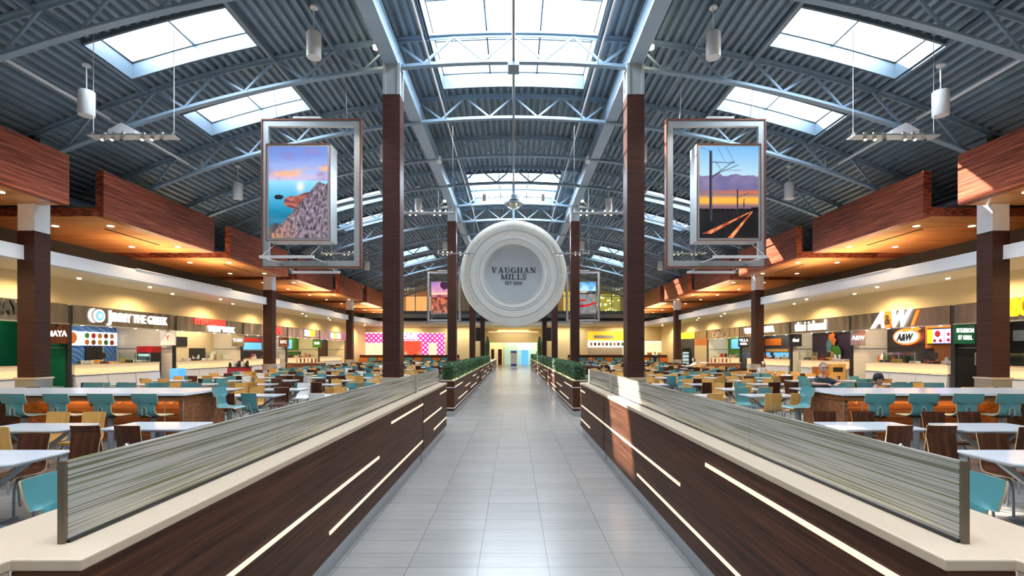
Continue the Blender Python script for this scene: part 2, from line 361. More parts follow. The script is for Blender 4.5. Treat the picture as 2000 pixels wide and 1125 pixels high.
# ---------------------------------------------------------------- lettering
_txt_cache = []
def text_mesh(body, size, extrude=0.02, bold=0.0, shear=0.0, sx=1.0, align='CENTER', spacing=1.0):
    cu = bpy.data.curves.new('t', 'FONT'); cu.body = body; cu.size = size; cu.extrude = extrude; cu.offset = bold
    cu.shear = shear; cu.align_x = align; cu.align_y = 'CENTER'; cu.space_character = spacing; cu.resolution_u = 3
    o = bpy.data.objects.new('t', cu); COL.objects.link(o)
    dg = bpy.context.evaluated_depsgraph_get(); dg.update()
    me = bpy.data.meshes.new_from_object(o.evaluated_get(dg)); bpy.data.objects.remove(o); bpy.data.curves.remove(cu)
    for v in me.vertices: v.co.x *= sx
    return me
AX = {'L': ((0,1,0),(0,0,1),(1,0,0)), 'R': ((0,-1,0),(0,0,1),(-1,0,0)), 'C': ((1,0,0),(0,0,1),(0,-1,0)), 'D': ((1,0,0),(0,1,0),(0,0,1))}
def axmat(a):
    U, V, N_ = [Vector(q) for q in AX[a]]
    return Matrix((U, V, N_)).transposed()
def letters(name, body, size, loc, ax, mat, parent=None, fit=None, **k):
    me = text_mesh(body, size, **k); rm = axmat(ax)
    if fit:
        xa = [v.co.x for v in me.vertices]; f_x = fit/(max(xa)-min(xa)); c_x = (max(xa)+min(xa))/2
        for v in me.vertices: v.co.x = (v.co.x-c_x)*f_x
    lo = Vector(loc)-(Vector(parent.location) if parent else Vector())
    if parent is not None and parent.parent is not None: lo -= Vector(parent.parent.location)
    for v in me.vertices: v.co = rm @ v.co + lo
    me.materials.clear(); me.materials.append(mat); me.name = name
    o = bpy.data.objects.new(name, me); COL.objects.link(o)
    if parent: o.parent = parent
    return o
# slab-serif capitals drawn from strokes: unit height 1
def serif_word(word, size, origin, ax, depth, gap=0.16, wx=1.0):
    U, V, N_ = [Vector(q) for q in AX[ax]]; T, t, s, sh = 0.215, 0.095, 0.08, 0.075
    def rect(x0, x1, y0, y1): return [(x0,y0),(x1,y0),(x1,y1),(x0,y1)]
    def diag(x0, y0, x1, y1, w_): return [(x0-w_/2,y0),(x0+w_/2,y0),(x1+w_/2,y1),(x1-w_/2,y1)]
    def arc(cx, cy, rx, ry, a0, a1, wx, wy, n=14):
        out = []
        for i in range(n):
            p, q = math.radians(a0+(a1-a0)*i/n), math.radians(a0+(a1-a0)*(i+1)/n)
            out.append([(cx+(rx-wx)*math.cos(p), cy+(ry-wy)*math.sin(p)), (cx+rx*math.cos(p), cy+ry*math.sin(p)), (cx+rx*math.cos(q), cy+ry*math.sin(q)), (cx+(rx-wx)*math.cos(q), cy+(ry-wy)*math.sin(q))])
        return out
    G = {
     'V': (0.98, [diag(0.49,0,0.20,1,T), diag(0.49,0,0.80,1,t), rect(0.0,0.40,1-sh,1), rect(0.62,0.98,1-sh,1)]),
     'A': (0.98, [diag(0.20,0,0.47,1,t), diag(0.80,0,0.50,1,T), rect(0.0,0.36,0,sh), rect(0.60,0.98,0,sh), rect(0.28,0.68,0.30,0.36)]),
     'U': (0.94, [rect(0.14,0.14+T,0.30,1), rect(0.74,0.74+t,0.30,1), rect(0,0.44,1-sh,1), rect(0.60,0.94,1-sh,1)]+arc(0.475,0.32,0.335,0.33,180,360,0.13,0.10)),
     'G': (0.92, arc(0.46,0.5,0.42,0.51,42,318,T,0.09)+[rect(0.70,0.70+T*0.8,0.03,0.42), rect(0.52,0.95,0.42-sh,0.42), rect(0.72,0.78,0.68,0.98)]),
     'H': (0.98, [rect(0.12,0.12+T,0,1), rect(0.69,0.69+T,0,1), rect(0.2,0.75,0.47,0.54)]+[rect(a,a+0.41,b,b+sh) for a in (0.0,0.57) for b in (0,1-sh)]),
     'N': (0.98, [rect(0.14,0.14+t,0,1), rect(0.77,0.77+t,0,1), diag(0.76,0,0.22,1,T), rect(0,0.34,0,sh), rect(0,0.30,1-sh,1), rect(0.64,0.98,1-sh,1)]),
     'M': (1.16, [rect(0.14,0.14+t,0,1), rect(0.88,0.88+T,0,1), diag(0.57,0.02,0.22,1,T), diag(0.57,0.02,0.92,1,t), rect(0,0.34,0,sh), rect(0.76,1.16,0,sh), rect(0,0.28,1-sh,1), rect(0.9,1.16,1-sh,1)]),
     'I': (0.42, [rect(0.125,0.125+T,0,1), rect(0,0.42,0,sh), rect(0,0.42,1-sh,1)]),
     'L': (0.80, [rect(0.12,0.12+T,0,1), rect(0,0.42,1-sh,1), rect(0,0.78,0,sh), rect(0.72,0.78,0,0.30)]),
     'S': (0.70, arc(0.35,0.74,0.31,0.27,25,270,0.12,0.09)+arc(0.35,0.27,0.33,0.28,90,-155,0.12,0.09)+[rect(0.58,0.64,0.70,0.98), rect(0.04,0.10,0.02,0.32)]),
    }
    wds = [G[c][0] for c in word]; tot = sum(wds)+gap*(len(word)-1)*0.6; mb = MB(); x = -tot/2
    for c, w_ in zip(word, wds):
        for poly in G[c][1]:
            mb.prism([((x+a)*size*wx, b*size) for a, b in poly], (origin, U, V, N_), 0, depth)
        x += w_+gap*0.6
    return mb
# ================================================================ SHELL
Y0, Y1 = -19.0, 58.0
XW = 21.0
struct('floor', MB().box(-21.4, 21.4, Y0, 66.2, -0.12, 0.0), M['floor'])
# corrugated vault with skylight openings
def holes(xa, xb, ya, yb):
    xm, ym = (xa+xb)/2, (ya+yb)/2
    for (a, b, c, d) in RIDGE+SIDES:
        if min(a, b) < xm < max(a, b) and c < ym < d: return True
    return False
xs = []
p = 0.24; x = -17.28
while x < 17.28:
    xs += [(x, 0), (x+0.10, 0), (x+0.12, 1), (x+0.22, 1)]; x += p
ycuts = sorted(set([Y0, 60.6]+[v for h in RIDGE+SIDES for v in h[2:4]]))
prof = [(a, arcz(a)+0.0+0.115*b) for a, b in xs]
edges = [2.4, 7.0, 10.4]
mb = MB()
for (ya, yb) in zip(ycuts[:-1], ycuts[1:]):
    for (pa, pb) in zip(prof[:-1], prof[1:]):
        if holes(pa[0], pb[0], ya, yb): continue
        mb.add([(pa[0], ya, pa[1]), (pb[0], ya, pb[1]), (pb[0], yb, pb[1]), (pa[0], yb, pa[1])], [(0, 1, 2, 3)])
struct('ceiling', mb, M['deck'])
# added opaque sheet, unseen above the deck, so no light leaks round the ribs
mb = MB(); sx = [-17.4+0.1*i for i in range(349)]
for (ya, yb) in zip(ycuts[:-1], ycuts[1:]):
    for a, b in zip(sx[:-1], sx[1:]):
        if holes(a+0.0001, b-0.0001, ya, yb): continue
        mb.add([(a, ya, arcz(a)+0.12), (b, ya, arcz(b)+0.12), (b, yb, arcz(b)+0.12), (a, yb, arcz(a)+0.12)], [(0, 1, 2, 3)])
struct('ceiling_light_block', mb, M['dark'])
# skylights: curb, glazing bars, pane
def skylight(a, b, c, d, n, up, label, grp, barsx, barsy):
    if a > b: a, b = b, a
    t = thing('skylight', label, 'skylight', ((a+b)/2, (c+d)/2, arcz((a+b)/2)), grp)
    cu = MB(); k = 0.06; N_ = 8
    for i in range(N_):
        x0, x1 = a+(b-a)*i/N_, a+(b-a)*(i+1)/N_
        for (y0, y1) in ((c-k, c), (d, d+k)):
            v = [(x0,y0,arcz(x0,.10)),(x1,y0,arcz(x1,.10)),(x1,y1,arcz(x1,.10)),(x0,y1,arcz(x0,.10))]
            v += [(q[0], q[1], arcz(q[0], -up)) for q in v]
            cu.add(v, [(0,3,2,1),(4,5,6,7),(0,1,5,4),(1,2,6,5),(2,3,7,6),(3,0,4,7)])
    for (x0, x1) in ((a-k, a), (b, b+k)):
        cu.box(x0, x1, c-k, d+k, arcz(x0, .10), arcz(x0, -up))
    cu.build('curb', M['curb'], t)
    g = MB()
    for bx in barsx: g.box(bx-.025, bx+.025, c, d, arcz(bx, -up+.06), arcz(bx, -up+.0))
    for by in barsy:
        for i in range(N_):
            x0, x1 = a+(b-a)*i/N_, a+(b-a)*(i+1)/N_
            g.bar((x0, by, arcz(x0, -up+.03)), (x1, by, arcz(x1, -up+.03)), .05, .06)
    g.build('glazing_bar', M['curb'], t)
    gk = MB()
    for yy in (c+.012, d-.012):
        for i in range(N_):
            x0, x1 = a+(b-a)*i/N_, a+(b-a)*(i+1)/N_
            gk.bar((x0, yy, arcz(x0, -up+.03)), (x1, yy, arcz(x1, -up+.03)), .024, .03)
    for xx in (a+.012, b-.012): gk.box(xx-.012, xx+.012, c, d, arcz(xx, -up+.045), arcz(xx, -up+.015))
    gk.build('gasket', M['black'], t)
    pn = MB()
    for i in range(N_):
        x0, x1 = a+(b-a)*i/N_, a+(b-a)*(i+1)/N_
        pn.add([(x0,c,arcz(x0,-up)),(x1,c,arcz(x1,-up)),(x1,d,arcz(x1,-up)),(x0,d,arcz(x0,-up))], [(0,1,2,3)])
    pn.build('glass_pane', M['pane'], t)
RR = ROWS[1:]
rn = {-13.4: 'behind everything', 0.5: 'overhead by the near end', 14.4: 'above the nearest tall columns', 28.3: 'above the white disc', 42.2: 'above the far pictures'}
for r, h in zip(RR, RIDGE):
    skylight(*h, 3, .42, 'large ridge skylight '+rn[r], 'ridge skylights', (-0.8, 0.0, 0.8), (h[2]+1.85, h[2]+3.65))
for h in SIDES:
    side = 'left' if h[0] < 0 else 'right'; r = min(ROWS, key=lambda q: abs(q-(h[2]+h[3])/2))
    skylight(*h, 3, .36, '%s slope skylight, %s of the pair %s' % (side, 'nearer' if (h[2]+h[3])/2 < r else 'farther', rn[r]), 'slope skylights', (h[0]*.5+h[1]*.5,), ())
# trusses
TY = [0.5+3.475*k for k in range(2, 17)]
def chord(mb, off, w_, h_, y, x0=-15.2, x1=15.2, n=36):
    for i in range(n):
        a, b = x0+(x1-x0)*i/n, x0+(x1-x0)*(i+1)/n
        v = []
        for q in (a, b):
            z = arcz(q, off)
            v += [(q, y-w_/2, z-h_), (q, y+w_/2, z-h_), (q, y+w_/2, z), (q, y-w_/2, z)]
        fs = [(0,4,5,1),(1,5,6,2),(2,6,7,3),(3,7,4,0)]
        if i == 0: fs.append((0,1,2,3))
        if i == n-1: fs.append((7,6,5,4))
        mb.add(v, fs)
def truss(y):
    t = thing('roof_truss', None, 'roof truss', (0, y, 10.5), 'arched roof trusses')
    mb = MB(); chord(mb, 0.0, .16, .05, y); chord(mb, 0.05, .03, .09, y); mb.build('top_chord', M['steel'], t)
    mb = MB(); chord(mb, 0.76, .03, .08, y); chord(mb, 0.84, .17, .045, y); mb.build('bottom_chord', M['steel'], t)
    mb = MB(); s = 0.86; k = -20
    for k in range(-17, 17):
        xa, xb = k*s, (k+1)*s
        za, zb = (arcz(xa, .08), arcz(xb, .80)) if k % 2 == 0 else (arcz(xa, .80), arcz(xb, .08))
        mb.bar((xa, y, za), (xb, y, zb), .055, .06)
    mb.build('web', M['steel'], t)
    return t
t0 = truss(TY[0])
ords = ['first','second','third','fourth','fifth','sixth','seventh','eighth','ninth','tenth','eleventh','twelfth','thirteenth','fourteenth','fifteenth']
for i, y in enumerate(TY):
    t = t0 if i == 0 else copy_tree(t0)
    t.location.y = y; t['label'] = 'blue-grey arched steel truss across the vault, %s from the camera' % ords[i]
# longitudinal girders, conduits, purlins
for s in (-1, 1):
    sd = 'left' if s < 0 else 'right'
    g = MB(); g.box(s*3.30, s*3.33, 4.5, 58, 10.02, 10.45); g.box(s*3.62, s*3.65, 4.5, 58, 10.02, 10.45); g.box(s*3.27, s*3.68, 4.5, 58, 9.98, 10.02); g.box(s*3.27, s*3.68, 4.5, 58, 10.45, 10.49)
    tag(g.build('roof_girder', M['girder']), 'long blue-grey box girder running over the %s columns' % sd, 'girder', kind='thing')
    c = MB(); c.tube((s*2.4, 5, 10.12), (s*2.4, 57, 10.12), .028, 8)
    tag(c.build('conduit_pipe', M['white']), 'thin white conduit along the vault just %s of the ridge' % sd, 'pipe', kind='thing')
    c = MB(); c.tube((s*11.6, 7, 8.50), (s*11.6, 18.6, 8.50), .045, 8); c.tube((s*11.6, 18.6, 8.50), (s*11.6, 18.6, 8.95), .03, 8)
    tag(c.build('sprinkler_pipe', M['white']), 'white pipe slung low under the %s roof slope' % sd, 'pipe', kind='thing')
    for xx, nm in ((6.9, 'inner'), (10.5, 'outer')):
        c = MB(); c.box(s*xx-.05, s*xx+.05, 7.5, 57.5, arcz(xx, .13), arcz(xx, .0)-.01)
        tag(c.build('roof_purlin', M['deck']), 'grey angle purlin at the %s edge of the %s slope skylights' % (nm, sd), 'purlin', kind='thing')
    for xx in (2.46, 5.2, 8.7):
        c = MB(); c.box(s*xx-.03, s*xx+.03, 7.5, 57.5, arcz(xx, .10), arcz(xx, .0)-.01)
        tag(c.build('roof_purlin', M['deck']), 'thin grey purlin on the %s slope %s' % (sd, {2.46: 'beside the ridge skylights', 5.2: 'midway to the slope skylights', 8.7: 'crossing the slope skylights'}[xx]), 'purlin', kind='thing') if xx != 8.7 else bpy.data.objects.remove(c.build('x', M['deck']))
c = MB(); c.tube((0, 5, 10.08), (0, 24.7, 10.08), .04, 10); c.box(-.16, .16, 14.15, 14.65, 9.93, 10.12)
tag(c.build('ridge_pipe', M['greymetal']), 'dark grey pipe hung along the ridge with a square box', 'pipe', kind='thing')
# side walls above the stalls, service zone
for s, sd in ((-1, 'left'), (1, 'right')):
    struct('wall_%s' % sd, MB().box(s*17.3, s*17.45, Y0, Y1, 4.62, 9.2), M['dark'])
    struct('ceiling_%s_aisle' % sd, MB().box(s*14.05, s*17.3, Y0, Y1, 4.60, 4.72), M['creamceil'])
    struct('wall_%s_bulkhead' % sd, MB().box(s*17.15, s*17.3, Y0, Y1, 3.62, 4.60), M['cream'])
    struct('wall_%s_outer' % sd, MB().box(s*21.0, s*21.2, Y0, 66, 0, 4.7), M['cream'])
    struct('ceiling_%s_stall' % sd, MB().box(s*17.3, s*21.0, Y0, Y1, 3.45, 3.55), M['creamceil'])
struct('wall_back', MB().box(-21.2, 21.2, Y0-.2, Y0, 0, 11.4), M['cream'])
# white beams along the seating edge
for s, sd in ((-1, 'left'), (1, 'right')):
    edges_ = [Y0]+[r for r in (0.5, 14.4, 28.3, 42.2, 56.1)]
    for i, (a, b) in enumerate(zip(edges_, edges_[1:]+[58.0])):
        a2 = a+.25 if i else a; b2 = min(b-.25, 58)
        if b2 < 2: continue
        t = thing('white_beam', 'white enamel beam over the %s seating edge, %s' % (sd, ['', 'beside the camera', 'between the nearest and second columns', 'between the second and third columns', 'between the third and fourth columns', 'at the end wall'][i]), 'beam', (s*13.95, (a2+b2)/2, 4.45), 'white seating-edge beams')
        MB().box(s*13.85, s*13.88, a2, b2, 4.46, 4.82).box(s*14.2, s*14.23, a2, b2, 4.46, 4.6).build('face', M['beamwhite'], t)
        MB().box(s*13.84, s*14.3, a2, b2, 4.42, 4.47).build('soffit', M['beamwhite'], t)
        mid = (a2+b2)/2
        MB().box(s*13.82, s*14.1, mid-3.0, mid+3.2, 4.82, 4.86).build('uplight_tray', M['white'], t)
        MB().box(s*13.88, s*14.05, mid-2.9, mid+3.1, 4.861, 4.868).build('uplight_lens', M['lamp'], t)
        area_light('beam_uplight', (s*14.0, mid, 4.9), .3, 6.0, 160, (1.0, .74, .45), (PI, 0, 0))
# rosewood bulkheads: tall fascia + flat slab with downlights
BOX = [(1.6, 7.35), (8.55, 14.3), (15.5, 21.25), (22.45, 28.2), (29.4, 35.15), (36.35, 42.1), (43.3, 49.05), (50.25, 56.0)]
bn = ['beside the camera', 'nearest to the camera', 'second from the camera', 'third from the camera', 'fourth from the camera', 'fifth from the camera', 'sixth from the camera', 'farthest from the camera']
for s, sd in ((-1, 'left'), (1, 'right')):
    for (a, b), nm in zip(BOX, bn):
        t = thing('wood_bulkhead', 'red rosewood ceiling bulkhead above the %s seating, %s' % (sd, nm), 'ceiling bulkhead', (s*12.7, (a+b)/2, 6.0), 'stepped rosewood bulkheads')
        MB().box(s*12.7, s*12.95, a, b, 6.0, 7.42).build('fascia', M['fascia'], t)
        MB().box(s*12.95, s*17.28, a, b, 6.0, 6.28).build('soffit_slab', M['soffit'], t)
        MB().box(s*12.951, s*17.27, a-.012, a-.002, 6.0, 6.28).box(s*12.951, s*17.27, b+.002, b+.012, 6.0, 6.28).build('slab_edge', M['fascia'], t)
        for fx in (13.45, 15.3):
            for fy in (a+1.2, b-1.2):
                MB().lathe([(.0001, 5.985), (.10, 5.985), (.10, 5.999), (.0001, 5.999)], (s*fx, fy, 0), 16).build('downlight', M['lamp'], t)
        MB().box(s*13.9, s*13.98, (a+b)/2-1.3, (a+b)/2+1.3, 5.985, 5.999).build('slot_diffuser', M['black'], t)
        spot_light('bulkhead_spot', (s*13.45, (a+b)/2, 5.95), 140, WARM, 2.3)
    # linking panels between slabs, set back
    for (a, b), (c_, d_), nm in zip(BOX[:-1], BOX[1:], bn[1:]):
        tag(MB().box(s*16.3, s*17.28, b+.02, c_-.02, 6.02, 6.26).build('bulkhead_link', M['fascia']), 'dark rosewood link panel behind the %s gap, just before the bulkhead %s' % (sd, nm), 'ceiling panel', kind='thing')
    c = MB(); c.tube((s*14.6, 2, 6.6), (s*14.6, 57, 6.6), .24, 16)
    tag(c.build('air_duct', M['greymetal']), 'round grey air duct running above the %s bulkheads' % sd, 'duct', kind='thing')
# low ceiling downlights
for s in (-1, 1):
    t = []
    for k in range(20):
        y = 6.0+2.6*k
        for xx in ((14.9, 16.5) if k % 2 else (15.7,)):
            o = MB().lathe([(.0001, 4.55), (.055, 4.55), (.075, 4.598), (.0001, 4.598)], (s*xx, y, 0), 12).build('downlight', M['lamp'])
            tag(o, 'small round downlight in the cream ceiling of the %s walkway' % ('left' if s < 0 else 'right'), 'downlight', 'walkway downlights', 'thing')
        if k % 2 == 0: spot_light('walkway_spot', (s*15.9, y+.7, 4.5), 460, (1.0, .72, .40), 2.9)
# ================================================================ COLUMNS
def column_inner():
    t = thing('clad_column', None, 'column', (0, 0, 0), 'tall inner columns')
    h = .245
    MB().box(-h, h, -h, h, 1.08, 9.1).build('wood_cladding', M['colwood'], t)
    mb = MB().box(-h-.035, h+.035, -h-.035, h+.035, 0, 1.03); mb.build('steel_base', M['chrome'], t)
    MB().box(-h-.06, h+.06, -h-.06, h+.06, 1.03, 1.08).build('base_ledge', M['quartz'], t)
    mb = MB().box(-h+.05, h-.05, -h+.05, h-.05, 9.1, 10.0)
    for sx_ in (-1, 1):
        for sy_ in (-1, 1):
            mb.box(sx_*(h-.08), sx_*h, sy_*(h-.08), sy_*h, 9.1, 9.98)
    mb.box(-h, h, -h, h, 9.93, 9.99)
    mb.build('steel_cap', M['frame'], t)
    return t
def column_outer():
    t = thing('clad_column', None, 'column', (0, 0, 0), 'outer columns'); h = .245
    MB().box(-h, h, -h, h, 1.08, 5.24).build('wood_cladding', M['colwood'], t)
    MB().box(-h-.035, h+.035, -h-.035, h+.035, 0, 1.03).build('steel_base', M['chrome'], t)
    MB().box(-h-.06, h+.06, -h-.06, h+.06, 1.03, 1.08).build('base_ledge', M['quartz'], t)
    MB().box(-h+.005, h-.005, -h+.005, h-.005, 5.24, 6.24).build('painted_cap', M['white'], t)
    MB().box(-.09, .09, -.09, .09, 6.24, 8.0).build('steel_stub', M['dark'], t)
    return t
ci, co = column_inner(), column_outer(); first = True
rown = {0.5: 'level with the camera', 14.4: 'in the nearest row', 28.3: 'in the second row', 42.2: 'in the third row', 56.1: 'in the farthest row'}
for r in (14.4, 28.3, 42.2, 56.1):
    for s, sd in ((-1, 'left'), (1, 'right')):
        a = ci if (r == 14.4 and s == -1) else copy_tree(ci); a.location = (s*3.46, r, 0)
        a['label'] = 'tall dark wood-clad column just %s of the aisle, %s' % (sd, rown[r])
        b = co if (r == 14.4 and s == -1) else copy_tree(co); b.location = (s*13.8, r, 0)
        b['label'] = 'wood-clad column with pale painted top by the %s stalls, %s' % (sd, rown[r])
# ================================================================ AISLE COUNTERS
STRIPS = {-1: ([(1.80, 5.57, .66), (4.07, 8.23, .36), (6.13, 8.27, .96)], [(8.34, 10.4, .66), (9.4, 11.15, .36), (10.2, 11.15, .96)]),
          1: ([(1.80, 3.90, .96), (2.40, 6.05, .35), (4.50, 8.27, .64)], [(8.34, 11.0, .64), (9.8, 11.15, .33), (10.5, 11.15, .96)])}
for s, sd in ((-1, 'left'), (1, 'right')):
    for seg, (a, b) in enumerate(((1.733, 8.28), (8.33, 11.2))):
        t = thing('bar_counter', '%s dark wenge bar counter with pale quartz top and inset light strips' % ('long near %s' % sd if seg == 0 else 'short %s far' % sd), 'counter', (s*1.75, (a+b)/2, 0), 'aisle bar counters')
        body = MB().box(s*1.5, s*1.735, a, b, .17, 1.085)
        body.build('wood_body', M['darkwood'], t)
        MB().box(s*1.501, s*1.734, a-.006, a-.001, .17, 1.085).build('end_veneer', M['darkwoodx'], t) if seg == 0 else None
        MB().box(s*1.54, s*1.70, a+.03, b, 0, .17).build('toe_kick', M['toekick'], t)
        top = MB()
        if seg == 0:
            poly = [(1.488, a-.012), (1.735, a-.012), (1.735, a-.06), (2.08, a-.06), (2.08, b), (1.488, b)]
        else: poly = [(1.488, a), (2.08, a), (2.08, b), (1.488, b)]
        top.prism([(s*q[0], q[1]) for q in poly], ((0,0,0),(1,0,0),(0,1,0),(0,0,1)), 1.088, 1.13)
        o = top.build('quartz_top', M['quartz'], t)
        bv = o.modifiers.new('b', 'BEVEL'); bv.width = .006; bv.segments = 2
        if seg == 0: MB().box(s*1.737, s*2.075, a-.055, a-.01, 0, 1.088).build('end_panel', M['quartz'], t)
        else: MB().box(s*1.736, s*2.075, b-.05, b, 0, 1.088).build('end_panel', M['quartz'], t)
        MB().box(s*1.658, s*1.702, (1.87 if seg == 0 else a+.10), b-.02, 1.131, 1.142).build('glass_channel', M['black'], t)
        MB().box(s*1.712, s*1.728, a+.25, b-.05, 1.131, 1.138).build('uplight_strip', emat('uplight', (1.0, .74, .30), 9.0), t)
        for (p0, p1, z) in STRIPS[s][seg]:
            MB().box(s*1.492, s*1.502, p0, p1, z-.014, z+.014).build('light_strip', M['led'], t)
    joints = [1.87, 3.545, 5.19, 6.86, 8.5] ; j2 = [8.62, 9.9, 11.15]
    for ja in (joints, j2):
        for i, (a, b) in enumerate(zip(ja[:-1], ja[1:])):
            nm = ords[i + (0 if ja is joints else 4)]
            g = MB().box(s*1.668, s*1.692, a+.003, b-.003, 1.143, 1.435)
            tag(g.build('reed_glass_screen', M['reed']), 'translucent reed-patterned screen on the %s bar counter, %s from camera' % (sd, nm), 'glass screen', 'reed screens', 'thing')
    pst = MB().box(s*1.64, s*1.72, 8.51, 8.61, 1.131, 1.44)
    tag(pst.build('screen_post', M['chrome']), 'steel post between the reed screens on the %s counter' % sd, 'post', kind='thing')
    e = MB().box(s*1.667, s*1.693, 1.856, 1.868, 1.131, 1.438)
    tag(e.build('screen_end_cap', M['edgebronze']), 'steel edge cap at the near end of the %s reed screens' % sd, 'edge cap', kind='thing')
# planters with hedges
def hedge_mesh(L, W, H, name, n=2600):
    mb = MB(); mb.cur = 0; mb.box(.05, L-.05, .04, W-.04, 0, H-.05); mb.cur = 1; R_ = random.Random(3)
    for _ in range(n):
        f = R_.random(); u = R_.random(); v = R_.random()
        if f < .30: c = Vector((u*L, v*W, H)); nn = Vector((0,0,1))
        elif f < .62: c = Vector((u*L, 0, v*H)); nn = Vector((0,-1,0))
        elif f < .80: c = Vector((u*L, W, v*H)); nn = Vector((0,1,0))
        elif f < .92: c = Vector((0, u*W, v*H)); nn = Vector((-1,0,0))
        else: c = Vector((L, u*W, v*H)); nn = Vector((1,0,0))
        c += nn*(R_.uniform(-.05, .02)+0.03*noise.noise(c*4)); 
        d = (nn*.7+Vector((R_.uniform(-1,1), R_.uniform(-1,1), R_.uniform(-.6,1.2)))).normalized()
        a = d.cross(Vector((R_.uniform(-1,1), R_.uniform(-1,1), R_.uniform(-1,1)))).normalized(); b = d.cross(a)
        r = R_.uniform(.016, .034)
        mb.add([c-a*r, c+b*r*.5+d*.006, c+a*r, c-b*r*.5+d*.006], [(0,1,2,3)])
    me = bpy.data.meshes.new(name); me.from_pydata(mb.v, [], mb.f); me.materials.append(M['leafdark']); me.materials.append(M['leaf'])
    for i, p_ in enumerate(me.polygons): p_.material_index = mb.m[i]
    return me
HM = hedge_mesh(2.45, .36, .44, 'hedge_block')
def planter(s, a, b, n, nm, hedge=True):
    sd = 'left' if s < 0 else 'right'
    t = thing('wood_planter', '%s dark wood planter box edging the aisle on the %s' % (nm, sd), 'planter', (s*1.85, (a+b)/2, 0), 'aisle planters')
    MB().box(s*1.66, s*2.05, a, b, .15, .985).build('wood_body', M['darkwood'], t)
    MB().box(s*1.70, s*2.0, a+.03, b-.03, 0, .15).build('toe_kick', M['toekick'], t)
    MB().box(s*1.645, s*2.065, a-.015, b+.015, .985, 1.01).build('rim', M['quartz'], t)
    MB().box(s*1.652, s*2.06, a-.008, b+.008, .225, .245).box(s*1.652, s*2.06, a-.008, a+.3, .80, .82).build('trim_band', M['white'], t)
    L = b-a
    for (u, v_, z) in ((.02, .22, .82), (.30, .50, .62), (.10, .38, .40), (.62, .78, .80), (.52, .80, .42), (.82, .97, .60)):
        MB().box(s*1.651, s*1.662, a+u*L, a+v_*L, z-.014, z+.014).build('light_strip', M['led'], t)
    MB().box(s*1.70, s*1.72, a+.05, b-.05, 1.011, 1.02).build('uplight_strip', emat('hedge_uplight', (.9, 1.0, .3), 2.0), t)
    if hedge:
        pitch = L/n
        for k in range(n):
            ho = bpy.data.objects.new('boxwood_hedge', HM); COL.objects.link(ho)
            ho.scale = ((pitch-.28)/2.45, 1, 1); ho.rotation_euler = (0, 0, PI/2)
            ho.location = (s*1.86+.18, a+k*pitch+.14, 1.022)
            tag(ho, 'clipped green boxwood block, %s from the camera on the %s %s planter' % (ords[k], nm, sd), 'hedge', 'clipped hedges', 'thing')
for s in (-1, 1):
    planter(s, 14.0, 24.4, 4, 'nearest'); planter(s, 25.2, 35.9, 4, 'second'); planter(s, 36.9, 49.0, 4, 'farthest', hedge=(s == 1))
# ================================================================ DISC
DY, DZ, DRr = 27.0, 6.0, 2.82
t = thing('hanging_disc', 'huge round white medallion sign hung over the aisle', 'sign', (0, DY, DZ))
pf = [(.001, .22), (1.50, .22), (1.53, .06), (1.56, -.02), (1.80, -.06), (1.83, -.03), (1.86, -.06), (1.94, -.06), (1.97, -.02), (2.00, -.03), (2.31, -.03), (2.33, -.01), (2.36, -.03), (2.76, -.03), (2.81, .0), (2.82, .10), (2.76, .42), (.001, .42)]
MB().lathe([(r*1.02 if r > 1 else r, h) for r, h in pf], (0, DY, DZ), 96, 'y').build('medallion', mk('medallion_white', (.74, .73, .69), .45, 0, .02, 1.0), t, smooth=True)
MB().lathe([(.001, .20), (1.49, .20), (1.49, .219), (.001, .219)], (0, DY, DZ), 72, 'y').build('centre_face', mk('disc_face_grey', (.50, .54, .58), .5, 0, .03, 1.5), t)
for rr_ in (1.58, 1.89, 1.98, 2.375): MB().lathe([(rr_-.012, -.066), (rr_+.012, -.066), (rr_+.012, -.02), (rr_-.012, -.02)], (0, DY, DZ), 80, 'y', caps=False).build('groove_shade_ring', M['frame'], t)  # grey rings paint the shade of the grooves so they look deeper
serif_word('VAUGHAN', .29, (0, DY+.20, DZ+.06), 'C', .03, wx=1.14).build('lettering', M['black_text'], t)
serif_word('MILLS', .29, (0, DY+.20, DZ-.30), 'C', .03, wx=1.14).build('lettering', M['black_text'], t)
letters('lettering', 'EST 2004', .24, (0, DY+.185, DZ-.51), 'C', M['black_text'], t, bold=.004, extrude=.012, fit=.90)
mb = MB(); R_ = random.Random(5); a = 0
while a < 2*PI:
    da = R_.uniform(.018, .034)
    if R_.random() < .82:
        for r0, r1 in ((2.47, 2.66),):
            h = R_.uniform(.0, .06); rr0, rr1 = r0+h*.3, r1-h*.5
            p0 = [(rr0, a), (rr1, a+da*.2), (rr1, a+da*.55), (rr0, a+da*.5)]
            mb.prism([(r*math.sin(t_), r*math.cos(t_)) for r, t_ in p0], ((0, DY-.03, DZ), (1,0,0), (0,0,1), (0,-1,0)), 0, .012)
    a += da
mb.build('rim_relief', mk('rim_relief', (.60, .56, .46), .5), t)
mb = MB(); mb.tube((0, DY+.2, DZ+2.8), (0, DY+.2, 10.1), .06, 10)
mb.build('hanger_pole', M['steel'], t)
MB().box(-.06, .06, 24.75, 28.36, 10.04, 10.14).build('hanger_beam', M['steel'], t)
t = thing('industrial_lamp', 'grey industrial high-bay lamp hanging over the white disc', 'lamp', (0, 26.3, 9.4))
MB().lathe([(.001, 9.98), (.27, 9.98), (.30, 9.72), (.14, 9.70), (.001, 9.70)], (0, 26.3, 0), 20).build('ballast_box', M['greymetal'], t)
MB().tube((0, 26.3, 9.97), (0, 26.3, 10.04), .03, 8).build('hook', M['greymetal'], t)
